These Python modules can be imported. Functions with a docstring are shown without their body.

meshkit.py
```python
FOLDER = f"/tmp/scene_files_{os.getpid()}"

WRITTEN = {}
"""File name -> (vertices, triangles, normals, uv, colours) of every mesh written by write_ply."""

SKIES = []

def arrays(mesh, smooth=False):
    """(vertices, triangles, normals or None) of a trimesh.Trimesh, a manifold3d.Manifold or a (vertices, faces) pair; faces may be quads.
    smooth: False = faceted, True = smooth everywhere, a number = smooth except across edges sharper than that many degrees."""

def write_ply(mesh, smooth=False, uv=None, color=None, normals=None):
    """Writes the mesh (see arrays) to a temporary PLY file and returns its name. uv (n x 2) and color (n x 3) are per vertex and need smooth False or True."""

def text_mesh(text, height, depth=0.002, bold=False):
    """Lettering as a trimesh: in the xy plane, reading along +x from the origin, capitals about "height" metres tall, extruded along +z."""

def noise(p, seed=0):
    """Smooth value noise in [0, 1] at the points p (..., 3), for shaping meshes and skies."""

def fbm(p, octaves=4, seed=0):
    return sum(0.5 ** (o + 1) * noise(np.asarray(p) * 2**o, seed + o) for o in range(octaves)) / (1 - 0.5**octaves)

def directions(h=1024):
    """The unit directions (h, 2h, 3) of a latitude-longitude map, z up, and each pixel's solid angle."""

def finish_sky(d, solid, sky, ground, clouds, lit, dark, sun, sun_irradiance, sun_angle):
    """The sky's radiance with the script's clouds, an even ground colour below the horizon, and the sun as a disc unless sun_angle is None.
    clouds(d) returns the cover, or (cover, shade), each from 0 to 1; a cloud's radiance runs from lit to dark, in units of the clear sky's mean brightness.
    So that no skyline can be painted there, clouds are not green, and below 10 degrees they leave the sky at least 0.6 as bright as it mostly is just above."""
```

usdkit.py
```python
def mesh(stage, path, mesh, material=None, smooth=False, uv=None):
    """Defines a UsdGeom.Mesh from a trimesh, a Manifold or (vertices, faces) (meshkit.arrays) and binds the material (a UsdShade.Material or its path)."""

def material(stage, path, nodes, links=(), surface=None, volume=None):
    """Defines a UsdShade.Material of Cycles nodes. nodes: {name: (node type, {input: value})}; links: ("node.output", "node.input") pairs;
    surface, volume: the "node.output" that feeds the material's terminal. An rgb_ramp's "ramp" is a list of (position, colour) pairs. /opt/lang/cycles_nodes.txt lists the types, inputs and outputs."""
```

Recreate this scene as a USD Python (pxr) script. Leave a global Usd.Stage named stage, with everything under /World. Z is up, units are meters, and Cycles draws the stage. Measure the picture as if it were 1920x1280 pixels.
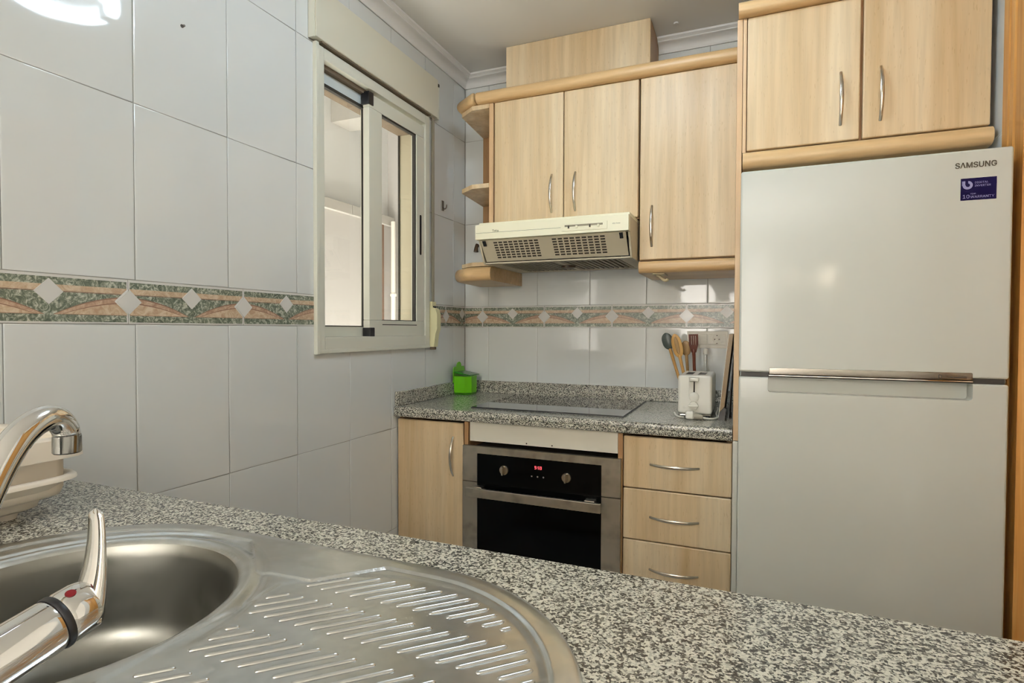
import math, random
import numpy as np, trimesh
from shapely.geometry import Polygon, Point, box as sbox, LineString
from shapely.ops import unary_union
from scipy.spatial import Delaunay
from pxr import Usd, UsdGeom, UsdLux, UsdShade, Gf, Sdf
import usdkit, meshkit

random.seed(7)
stage = Usd.Stage.CreateInMemory()
UsdGeom.SetStageUpAxis(stage, UsdGeom.Tokens.z)
UsdGeom.SetStageMetersPerUnit(stage, 1.0)
UsdGeom.Xform.Define(stage, '/World')
UsdGeom.Scope.Define(stage, '/World/Looks')

# ------------------------------------------------------------------ camera, sky, exposure
YAW, PITCH, ROLL = math.radians(-22.761), math.radians(-1.247), math.radians(0.187)
EYE = np.array([1.292, -2.480, 1.182])
_F = np.array([math.sin(YAW) * math.cos(PITCH), math.cos(YAW) * math.cos(PITCH), math.sin(PITCH)])
_R = np.array([math.cos(YAW), -math.sin(YAW), 0.0])
_U = np.cross(_R, _F)
RIGHT, UP = _R * math.cos(ROLL) + _U * math.sin(ROLL), -_R * math.sin(ROLL) + _U * math.cos(ROLL)
cam = UsdGeom.Camera.Define(stage, '/World/camera')
cam.CreateFocalLengthAttr(1063.15 / 1920 * 36)
cam.CreateHorizontalApertureAttr(36.0)
cam.CreateVerticalApertureAttr(24.0)
cam.CreateClippingRangeAttr(Gf.Vec2f(0.02, 200))
cam.AddTransformOp().Set(Gf.Matrix4d(*RIGHT, 0, *UP, 0, *(-_F), 0, *EYE, 1))
cam.CreateExposureAttr(0.0)

SKY = usdkit.material(stage, '/World/Looks/sky', {'b': ('background_shader', {'color': (1.0, 0.945, 0.86), 'strength': 11.0})}, surface='b.background')
dome = UsdLux.DomeLight.Define(stage, '/World/sky')
UsdShade.MaterialBindingAPI.Apply(dome.GetPrim()).Bind(SKY)

LAMP_POWER = 32.0          # the round kitchen lamp
ROOM_POWER = 75.0          # unseen globe pendants behind the camera, mirrored on the fridge
FILL_POWER = 4800.0   # added fill light behind the camera, built as an uplighter
FLOOR = (0.76, 0.74, 0.70)

# ------------------------------------------------------------------ materials
def srgb(r, g, b):
    f = lambda c: c / 12.92 if c <= 0.04045 else ((c + 0.055) / 1.055) ** 2.4
    return (f(r / 255), f(g / 255), f(b / 255))

M = {}
def plain(name, color, rough=0.5, metal=0.0, coat=0.0, bump=None, **kw):
    nodes = {'p': ('principled_bsdf', {'base_color': color, 'roughness': rough, 'metallic': metal, 'coat_weight': coat, **kw})}
    links = []
    if bump:
        sc, st = bump
        nodes['g'] = ('geometry', {})
        nodes['n'] = ('noise_texture', {'scale': sc, 'detail': 2.0})
        nodes['b'] = ('bump', {'strength': st, 'distance': 0.002})
        links = [('g.position', 'n.vector'), ('n.fac', 'b.height'), ('b.normal', 'p.normal')]
    M[name] = usdkit.material(stage, f'/World/Looks/{name}', nodes, links, surface='p.BSDF')
    return M[name]

def wood(name, dark, mid, light, axis='z', rough=0.38, freq=1.0, pores=True):
    """Grain that runs along an axis of the place; every object starts elsewhere in the pattern."""
    s = {'z': (11, 11, 0.5), 'x': (0.7, 11, 11), 'y': (11, 0.7, 11)}[axis]
    s = tuple(v * freq for v in s)
    sf = tuple((5 if v > 2 else 6) * v for v in s)
    nodes = {'g': ('geometry', {}), 'o': ('object_info', {}),
             'sc': ('vector_math', {'math_type': 'scale', 'vector1': (17.0, 31.0, 7.0)}),
             'add': ('vector_math', {'math_type': 'add'}),
             'm1': ('mapping', {'scale': s}), 'm2': ('mapping', {'scale': sf}), 'm3': ('mapping', {'scale': tuple((260 if v > 2 else 45) for v in s)}),
             'n1': ('noise_texture', {'scale': 1.0, 'detail': 4.0, 'roughness': 0.55, 'distortion': 0.5}),
             'n2': ('noise_texture', {'scale': 1.0, 'detail': 4.0, 'roughness': 0.6}),
             'n3': ('noise_texture', {'scale': 1.0, 'detail': 1.0}),
             'r': ('rgb_ramp', {'ramp': [(0.28, dark), (0.5, mid), (0.70, light)]}),
             'r2': ('rgb_ramp', {'ramp': [(0.30, (0.86, 0.86, 0.86)), (0.6, (1, 1, 1))]}),
             'r3': ('rgb_ramp', {'ramp': [(0.27, (0.80, 0.74, 0.66)), (0.33, (1, 1, 1))]}),
             'mx': ('mix', {'mix_type': 'multiply', 'fac': 1.0}), 'mx2': ('mix', {'mix_type': 'multiply', 'fac': 0.5 if pores else 0.0}),
             'p': ('principled_bsdf', {'roughness': rough, 'specular_ior_level': 0.45})}
    links = [('o.random', 'sc.scale'), ('g.position', 'add.vector1'), ('sc.vector', 'add.vector2')]
    for k in '123':
        links += [('add.vector', f'm{k}.vector'), (f'm{k}.vector', f'n{k}.vector')]
    links += [('n1.fac', 'r.fac'), ('n2.fac', 'r2.fac'), ('n3.fac', 'r3.fac'), ('r.color', 'mx.color1'), ('r2.color', 'mx.color2'),
              ('mx.color', 'mx2.color1'), ('r3.color', 'mx2.color2'), ('mx2.color', 'p.base_color')]
    M[name] = usdkit.material(stage, f'/World/Looks/{name}', nodes, links, surface='p.BSDF')

def granite(name, scale=1.0, rough=0.16):
    nodes = {'g': ('geometry', {}),
             'dn': ('noise_texture', {'scale': 340.0 * scale, 'detail': 2.0}),
             'ds': ('vector_math', {'math_type': 'scale', 'scale': 0.0045 / scale}), 'da': ('vector_math', {'math_type': 'add'}),
             'v': ('voronoi_texture', {'scale': 400.0 * scale}), 'sep': ('separate_color', {}),
             'n': ('noise_texture', {'scale': 135.0 * scale, 'detail': 3.0, 'roughness': 0.6}),
             'ad': ('math', {'math_type': 'multiply_add', 'value2': 0.72}), 'nn': ('math', {'math_type': 'multiply', 'value2': 0.42}),
             'r': ('rgb_ramp', {'ramp': [(0.33, (0.025, 0.023, 0.018)), (0.42, (0.09, 0.085, 0.07)), (0.52, (0.22, 0.21, 0.175)), (0.60, (0.42, 0.41, 0.345)), (0.76, (0.63, 0.61, 0.515))]}),
             'p': ('principled_bsdf', {'roughness': rough, 'specular_ior_level': 0.5})}
    links = [('g.position', 'dn.vector'), ('dn.color', 'ds.vector1'), ('ds.vector', 'da.vector2'), ('g.position', 'da.vector1'), ('da.vector', 'v.vector'),
             ('v.color', 'sep.color'), ('g.position', 'n.vector'), ('n.fac', 'nn.value1'), ('sep.r', 'ad.value1'), ('nn.value', 'ad.value3'), ('ad.value', 'r.fac'), ('r.color', 'p.base_color')]
    M[name] = usdkit.material(stage, f'/World/Looks/{name}', nodes, links, surface='p.BSDF')

def marble(name, a, b, c, scale, rough=0.2):
    nodes = {'g': ('geometry', {}), 'n': ('noise_texture', {'scale': scale, 'detail': 5.0, 'roughness': 0.65, 'distortion': 1.6}),
             'r': ('rgb_ramp', {'ramp': [(0.36, a), (0.5, b), (0.64, c)]}), 'p': ('principled_bsdf', {'roughness': rough})}
    M[name] = usdkit.material(stage, f'/World/Looks/{name}', nodes, [('g.position', 'n.vector'), ('n.fac', 'r.fac'), ('r.color', 'p.base_color')], surface='p.BSDF')

def glow(name, color, strength):
    M[name] = usdkit.material(stage, f'/World/Looks/{name}', {'e': ('emission', {'color': color, 'strength': strength})}, surface='e.emission')

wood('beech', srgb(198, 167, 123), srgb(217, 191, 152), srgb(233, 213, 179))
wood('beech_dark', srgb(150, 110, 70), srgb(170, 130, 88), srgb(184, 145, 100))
wood('beech_edge', srgb(206, 170, 128), srgb(216, 181, 140), srgb(222, 190, 150), pores=False)
wood('beech_moulding', srgb(204, 166, 114), srgb(216, 180, 130), srgb(224, 192, 144), axis='x', pores=False, rough=0.33)
wood('pine', srgb(186, 124, 56), srgb(212, 154, 84), srgb(228, 180, 114), freq=2.2, rough=0.3, pores=False)
wood('bamboo', srgb(176, 128, 62), srgb(200, 152, 84), srgb(214, 170, 104), pores=False, freq=2)
wood('spoon_wood', srgb(140, 108, 66), srgb(160, 126, 80), srgb(176, 142, 94), pores=False, freq=2)
wood('red_wood', srgb(74, 30, 18), srgb(92, 40, 24), srgb(112, 54, 32), pores=False, freq=2)
wood('board_wood', srgb(124, 100, 66), srgb(142, 116, 80), srgb(158, 130, 92), pores=False, freq=2)
granite('granite')
plain('tile_glaze', (0.745, 0.765, 0.75), 0.045, coat=0.3, bump=(9, 0.035))
plain('grout', (0.42, 0.41, 0.38), 0.8)  # grout toned down for the shade in the joints
plain('border_white', (0.72, 0.71, 0.68), 0.12)
plain('diamond_glaze', (0.70, 0.69, 0.66), 0.10)
marble('green_marble', srgb(82, 93, 80), srgb(120, 128, 112), srgb(200, 202, 186), 80)
marble('beige_marble', srgb(184, 154, 128), srgb(202, 178, 150), srgb(216, 198, 174), 40)
marble('rose_marble', srgb(164, 132, 112), srgb(186, 156, 132), srgb(204, 178, 154), 50)
plain('border_line', srgb(140, 108, 90), 0.25)
plain('plaster', (0.80, 0.785, 0.75), 0.85)
plain('ceiling_paint', (0.78, 0.775, 0.75), 0.8)
plain('cornice_paint', (0.80, 0.795, 0.78), 0.7)
plain('floor_tile', FLOOR, 0.35)
plain('aluminium_white', srgb(222, 222, 208), 0.35)
plain('aluminium_blue', srgb(214, 224, 226), 0.3)
plain('box_cream', srgb(218, 214, 196), 0.45)
plain('cream_plastic', srgb(226, 220, 176), 0.4)
plain('strap_grey', srgb(160, 152, 136), 0.8)
plain('black_plastic', (0.012, 0.012, 0.014), 0.35)
plain('gasket', (0.03, 0.027, 0.022), 0.6)
plain('render_pink', (0.56, 0.54, 0.515), 0.9, bump=(20, 0.3))
plain('render_light', (0.69, 0.69, 0.67), 0.9, bump=(20, 0.3))
plain('ledge_stone', (0.46, 0.44, 0.40), 0.9, bump=(40, 0.6))
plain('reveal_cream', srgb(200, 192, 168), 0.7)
plain('shade_brown', srgb(112, 98, 80), 0.8)  # brown holding the shade under the window head; also dark fittings
plain('pipe_white', srgb(240, 236, 226), 0.4)
plain('pipe_brown', srgb(132, 108, 92), 0.6)
plain('hood_cream', srgb(246, 241, 212), 0.35)
plain('hood_beige', srgb(198, 188, 164), 0.45)  # beige with the shade of the hood side panels in it
plain('hood_slot', (0.05, 0.04, 0.028), 0.7)
plain('filter_grey', srgb(142, 134, 112), 0.5)
plain('filter_dark', srgb(74, 66, 50), 0.6)
plain('logo_grey', srgb(150, 150, 126), 0.5)
plain('fridge_white', srgb(203, 205, 197), 0.11, specular_ior_level=0.32)
plain('fridge_edge', srgb(214, 212, 202), 0.3)
plain('fridge_gap', (0.02, 0.016, 0.012), 0.5)
plain('chrome', (0.80, 0.79, 0.77), 0.05, 1.0)
plain('chrome_dark', (0.28, 0.28, 0.27), 0.12, 1.0)
plain('nickel', (0.62, 0.57, 0.49), 0.22, 1.0)
plain('brand_grey', srgb(84, 78, 66), 0.35, 0.6)
plain('sticker_navy', srgb(20, 12, 60), 0.5, specular_ior_level=0.1)
plain('sticker_print', srgb(150, 148, 190), 0.4)
plain('trim_metal', (0.24, 0.22, 0.19), 0.2, 1.0)
plain('trim_print', (0.03, 0.02, 0.012), 0.4)
plain('white_laminate', srgb(226, 220, 204), 0.35)
plain('white_plastic', srgb(230, 226, 214), 0.35)
plain('rack_plastic', srgb(232, 222, 206), 0.35)
plain('oven_black', (0.002, 0.002, 0.002), 0.06, specular_ior_level=0.12)
plain('hob_black', (0.006, 0.006, 0.007), 0.035, coat=0.4)
plain('hob_trim', (0.10, 0.10, 0.10), 0.2, 0.6)
plain('green_plastic', srgb(92, 172, 8), 0.3)
plain('green_dark', srgb(30, 110, 14), 0.22)
plain('green_base', srgb(52, 110, 10), 0.3)
plain('utensil_grey', srgb(72, 80, 74), 0.3)
plain('jar_brown', srgb(84, 50, 34), 0.4)
plain('hook_brown', srgb(70, 52, 34), 0.4)
plain('hook_metal', (0.16, 0.14, 0.12), 0.35, 0.7)
plain('red_dot', srgb(122, 14, 26), 0.25)
plain('tray_dark', (0.015, 0.012, 0.01), 0.4)
plain('shelf_bracket', srgb(196, 180, 144), 0.35)
plain('lamp_white', (0.75, 0.75, 0.73), 0.4)
plain('sofa_fabric', srgb(120, 96, 76), 0.9)

def steel(name, color, rough, axis_scale=(4, 220, 4), bump=0.05):
    nodes = {'g': ('geometry', {}), 'm': ('mapping', {'scale': axis_scale}), 'n': ('noise_texture', {'scale': 1.0, 'detail': 3.0}),
             'n2': ('noise_texture', {'scale': 14.0, 'detail': 3.0}),
             'mr': ('map_range', {'from_min': 0.3, 'from_max': 0.7, 'to_min': rough * 0.85, 'to_max': rough * 1.2}),
             'b': ('bump', {'strength': bump, 'distance': 0.0005}), 'p': ('principled_bsdf', {'base_color': color, 'metallic': 1.0})}
    M[name] = usdkit.material(stage, f'/World/Looks/{name}', nodes, [('g.position', 'm.vector'), ('m.vector', 'n.vector'), ('g.position', 'n2.vector'), ('n2.fac', 'mr.value'), ('mr.result', 'p.roughness'),
                              ('n.fac', 'b.height'), ('b.normal', 'p.normal')], surface='p.BSDF')
steel('sink_steel', (0.62, 0.62, 0.60), 0.22)
steel('shaded_bowl_steel', (0.27, 0.265, 0.24), 0.36)  # same steel as the deck, darkened for the shade inside the bowl
steel('oven_steel', (0.50, 0.46, 0.39), 0.34, (4, 4, 300))

def see_through(name, tint, rough, ior):
    M[name] = usdkit.material(stage, f'/World/Looks/{name}', {'t': ('transparent_bsdf', {'color': tint}), 'g': ('glossy_bsdf', {'roughness': rough, 'color': (1, 1, 1)}), 'f': ('fresnel', {'IOR': ior}),
                              'ge': ('geometry', {}), 'i': ('math', {'math_type': 'subtract', 'value1': 1.0}), 'k': ('math', {'math_type': 'multiply'}), 'm': ('mix_closure', {})},
                              [('ge.backfacing', 'i.value2'), ('f.fac', 'k.value1'), ('i.value', 'k.value2'), ('k.value', 'm.fac'), ('t.BSDF', 'm.closure1'), ('g.BSDF', 'm.closure2')], surface='m.closure')
see_through('pane', (0.97, 0.98, 0.97), 0.01, 1.45)
see_through('clear_plastic', (0.92, 0.92, 0.90), 0.08, 1.6)
glow('lamp_tube', (0.82, 1.02, 1.20), LAMP_POWER)
glow('fill_glow', (1.0, 0.96, 0.90), FILL_POWER)
glow('bulb_glow', (1.0, 0.84, 0.62), ROOM_POWER)
glow('digit_glow', (1.0, 0.10, 0.12), 2.2)

# ------------------------------------------------------------------ scene helpers
used = {}
def numbered(parent, name):
    k = used.get((parent, name), 0)
    used[(parent, name)] = k + 1
    return name if k == 0 else f'{name}_{k:03d}'

def say(prim, label=None, cat=None, group=None, kind=None):
    for k, v in (('label', label), ('category', cat), ('group', group), ('kind', kind)):
        if v:
            prim.SetCustomDataByKey(k, v)

ORIGIN = {}
def thing(name, label, cat, loc=(0, 0, 0), group=None, kind=None):
    path = '/World/' + numbered('/World', name)
    x = UsdGeom.Xform.Define(stage, path)
    x.AddTranslateOp().Set(Gf.Vec3d(*map(float, loc)))
    say(x.GetPrim(), label, cat, group, kind)
    ORIGIN[path] = np.array(loc, float)
    return path

def put(parent, name, mesh, mat, smooth=35, label=None, kind=None):
    """A mesh given in world coordinates becomes a part of its thing (or a part of a part)."""
    path = parent + '/' + numbered(parent, name)
    o = ORIGIN[parent]
    v, f = (np.array(mesh.vertices), np.array(mesh.faces)) if hasattr(mesh, 'vertices') else meshkit.arrays(mesh)[:2]
    m = usdkit.mesh(stage, path, trimesh.Trimesh(v - o, f, process=False), M[mat], smooth)
    say(m.GetPrim(), label, None, None, kind)
    ORIGIN[path] = o
    return path

def solo(name, mesh, mat, label, cat, smooth=35, group=None, kind=None):
    path = '/World/' + numbered('/World', name)
    v, f = np.array(mesh.vertices), np.array(mesh.faces)
    o = np.array([v[:, 0].mean(), v[:, 1].mean(), v[:, 2].min()])
    m = usdkit.mesh(stage, path, trimesh.Trimesh(v - o, f, process=False), M[mat], smooth)
    m.AddTranslateOp().Set(Gf.Vec3d(*map(float, o)))
    say(m.GetPrim(), label, cat, group, kind)
    ORIGIN[path] = o
    return path

def cat_(*ms):
    return trimesh.util.concatenate([m for m in ms])

def box(x0, x1, y0, y1, z0, z1):
    x0, x1, y0, y1, z0, z1 = min(x0, x1), max(x0, x1), min(y0, y1), max(y0, y1), min(z0, z1), max(z0, z1)
    b = trimesh.creation.box((x1 - x0, y1 - y0, z1 - z0))
    b.apply_translation(((x0 + x1) / 2, (y0 + y1) / 2, (z0 + z1) / 2))
    return b

def rbox(x0, x1, y0, y1, z0, z1, r=0.002, seg=2):
    x0, x1, y0, y1, z0, z1 = min(x0, x1), max(x0, x1), min(y0, y1), max(y0, y1), min(z0, z1), max(z0, z1)
    r = min(r, (x1 - x0) / 2.01, (y1 - y0) / 2.01, (z1 - z0) / 2.01)
    a = np.linspace(0, math.pi / 2, seg + 1)
    d = np.array([(math.cos(t) * math.cos(p), math.sin(t) * math.cos(p), math.sin(p)) for p in a for t in a])
    pts = []
    for sx in (-1, 1):
        for sy in (-1, 1):
            for sz in (-1, 1):
                c = np.array([(x0 + r if sx < 0 else x1 - r), (y0 + r if sy < 0 else y1 - r), (z0 + r if sz < 0 else z1 - r)])
                pts.append(c + d * r * np.array([sx, sy, sz]))
    return trimesh.convex.convex_hull(np.vstack(pts))

def to(mesh, A, t=(0, 0, 0)):
    """Columns of A are where the mesh's x, y, z axes go."""
    T = np.eye(4); T[:3, :3] = np.array(A, float).T; T[:3, 3] = t
    m = mesh.copy(); m.apply_transform(T)
    return m

X, Y, Z = np.eye(3)
def prism(poly, h):
    parts = [trimesh.creation.extrude_polygon(g, h, engine='earcut') for g in (getattr(poly, 'geoms', [poly])) if g.area > 1e-9]
    return cat_(*parts)
def prism_z(poly, z0, z1):
    m = prism(poly, z1 - z0); m.apply_translation((0, 0, z0)); return m
def prism_x(poly, x0, x1):      # poly in (y, z)
    return to(prism(poly, x1 - x0), (Y, Z, X), (x0, 0, 0))
def prism_y(poly, y0, y1):      # poly in (x, z), grows towards -y from y1 to y0
    return to(prism(poly, abs(y1 - y0)), (X, Z, -Y), (0, max(y0, y1), 0))

def tube(points, rx, rz=None, n=12, up=(0, 0, 1), cap=True):
    """A tube through points; rx, rz radii (numbers or lists), rx across, rz along the carried normal."""
    P = np.array(points, float); k = len(P)
    rx = np.broadcast_to(np.asarray(rx, float), (k,)); rz = rx if rz is None else np.broadcast_to(np.asarray(rz, float), (k,))
    T = np.gradient(P, axis=0); T /= np.linalg.norm(T, axis=1, keepdims=True)
    nrm = np.array(up, float); nrm = nrm - T[0] * (nrm @ T[0])
    if np.linalg.norm(nrm) < 1e-6:
        nrm = np.array([1.0, 0, 0]) - T[0] * T[0][0]
    nrm /= np.linalg.norm(nrm)
    a = np.linspace(0, 2 * math.pi, n, endpoint=False)
    V = []
    for i in range(k):
        nrm = nrm - T[i] * (nrm @ T[i]); nrm /= np.linalg.norm(nrm)
        s = np.cross(T[i], nrm)
        V.append(P[i] + np.outer(np.cos(a) * rx[i], s) + np.outer(np.sin(a) * rz[i], nrm))
    V = np.vstack(V); F = []
    for i in range(k - 1):
        for j in range(n):
            p, q, r, s = i * n + j, i * n + (j + 1) % n, (i + 1) * n + (j + 1) % n, (i + 1) * n + j
            F += [(p, q, r), (p, r, s)]
    if cap:
        V = np.vstack([V, P[0], P[-1]]); c0, c1 = len(V) - 2, len(V) - 1
        for j in range(n):
            F.append((c0, (j + 1) % n, j)); F.append((c1, (k - 1) * n + j, (k - 1) * n + (j + 1) % n))
    m = trimesh.Trimesh(V, F, process=False)
    m.fix_normals()
    return m

def spline(pts, n):
    from scipy.interpolate import CubicSpline
    P = np.array(pts, float); t = np.concatenate([[0], np.cumsum(np.linalg.norm(np.diff(P[:, :3], axis=0), axis=1))])
    return CubicSpline(t, P)(np.linspace(0, t[-1], n))

def lathe(profile, centre=(0, 0, 0), n=40, axis=Z):
    """profile: (radius, height) pairs from one end of the axis to the other."""
    m = trimesh.creation.revolve(np.array(profile, float), sections=n)
    a = np.array(axis, float); a /= np.linalg.norm(a)
    h = X if abs(a @ X) < 0.9 else Y
    u = np.cross(h, a); u /= np.linalg.norm(u); v = np.cross(a, u)
    m = to(m, (u, v, a), centre); m.fix_normals()
    return m

def text(s, height, at, right, up, depth=0.0006, bold=False, width=None):
    m = meshkit.text_mesh(s, height, depth, bold)
    if width:
        m.apply_scale((width / m.extents[0], 1, 1))
    r, u = np.array(right, float), np.array(up, float)
    return to(m, (r, u, np.cross(r, u)), at)

def handle(parent, name, c, length, along, out, mat='nickel', bow=0.026, label=None, w=0.0055):
    """A bow handle: a flat strip bent away from the front."""
    along, out, c = np.array(along, float), np.array(out, float), np.array(c, float)
    t = np.linspace(-1, 1, 17)
    pts = [c + along * (length / 2 * s) + out * (bow * (1 - abs(s) ** 2.2) - 0.001) for s in t]
    m = tube(pts, [w * (0.75 + 0.25 * (1 - abs(s))) for s in t], [0.0026] * 17, 10, up=out)
    return put(parent, name, m, mat, 40, label)

CEIL, ZC = 2.395, 0.877     # ceiling, worktop height
ZB, HB, HT = 1.19, 0.1005, 0.40    # underside of the border band, its height, a tile's height

# ------------------------------------------------------------------ the room
def shell(name, label, mesh, mat, cat='wall'):
    return solo(name, mesh, mat, label, cat, False, kind='structure')

WIN_HOLE = sbox(-1.028, 1.122, -0.362, 2.085)
BOX_HOLE = sbox(-1.068, 2.095, -0.287, 2.272)

wl = thing('wall_left', 'left kitchen wall of tall glossy white tiles with the window in it', 'wall', (0, -1.4, 0), kind='structure')
core = sbox(-2.95, 0.0, 0.0, CEIL).difference(WIN_HOLE.buffer(0.001, join_style=2))
put(wl, 'wall_core', prism_x(core, -0.14, -0.0016), 'grout', False)
wb = thing('wall_back', 'back kitchen wall of white tiles behind the worktop and cabinets', 'wall', (0.95, 0, 0), kind='structure')
put(wb, 'wall_core', box(-0.14, 2.06, 0.0016, 0.15, 0, CEIL), 'grout', False)
wr = thing('wall_right', 'right kitchen wall strip of white tiles beside the fridge cabinet', 'wall', (1.88, -0.35, 0), kind='structure')
put(wr, 'wall_core', box(1.8866, 2.02, -0.72, 0, 0, CEIL), 'grout', False)

def pillow(u0, u1, z0, z1, t):
    w, h = u1 - u0, z1 - z0
    rings = [(0, 0), (0, t - 0.0011), (0.0007, t - 0.0004), (0.0022, t - 0.0001), (0.005, t)]
    V, F = [], []
    for ins, d in rings:
        V += [(u0 + ins, z0 + ins, d), (u1 - ins, z0 + ins, d), (u1 - ins, z1 - ins, d), (u0 + ins, z1 - ins, d)]
    for i in range(len(rings) - 1):
        for j in range(4):
            a, b = i * 4 + j, i * 4 + (j + 1) % 4
            F += [(a, b, b + 4), (a, b + 4, a + 4)]
    k = (len(rings) - 1) * 4
    F += [(k, k + 1, k + 2), (k, k + 2, k + 3)]
    return trimesh.Trimesh(V, F, process=False)

FACE = {'L': ((Y, Z, X), (-0.0016, 0, 0)), 'B': ((X, Z, -Y), (0, 0.0016, 0)), 'R': ((-Y, Z, -X), (1.8866, 0, 0))}
def lay(parent, side, us, zs, holes=(), skip=None):
    A, t = FACE[side]
    g = 0.0009
    for i in range(len(us) - 1):
        for j in range(len(zs) - 1):
            u0, u1, z0, z1 = us[i] + g, us[i + 1] - g, zs[j] + g, zs[j + 1] - g
            if u1 - u0 < 0.006 or z1 - z0 < 0.006 or (skip and skip((u0 + u1) / 2, (z0 + z1) / 2)):
                continue
            p = sbox(u0, z0, u1, z1)
            for h in holes:
                p = p.difference(h)
            for q in getattr(p, 'geoms', [p]):
                if q.is_empty or q.area < 2e-5:
                    continue
                b = q.bounds
                full = abs((b[2] - b[0]) * (b[3] - b[1]) - q.area) < 1e-7
                m = pillow(b[0], b[2], b[1], b[3], 0.0016 + 0.0006) if full else prism(q, 0.0022)
                put(parent, 'tile', to(m, A, t), 'tile_glaze', True if full else 20)

rows_low, rows_high = [0.0, 0.39, 0.79, ZB], [ZB + HB, ZB + HB + HT, ZB + HB + 2 * HT, CEIL - 0.05]
us_left = [-2.95] + [-0.369 - 0.25 * k for k in range(10, -1, -1)] + [-0.119, -0.0022]
holes = (WIN_HOLE, BOX_HOLE)
lay(wl, 'L', us_left, rows_low, holes)
lay(wl, 'L', us_left, rows_high, holes)
us_back = [0.0022] + [0.1285 + 0.25 * k for k in range(5)] + [1.244]
lay(wb, 'B', us_back, [0.79, ZB])
lay(wb, 'B', us_back, rows_high)
lay(wr, 'R', [0.0022, 0.13, 0.38, 0.642], [1.30, 1.6905, 2.09, CEIL - 0.002])

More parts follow.
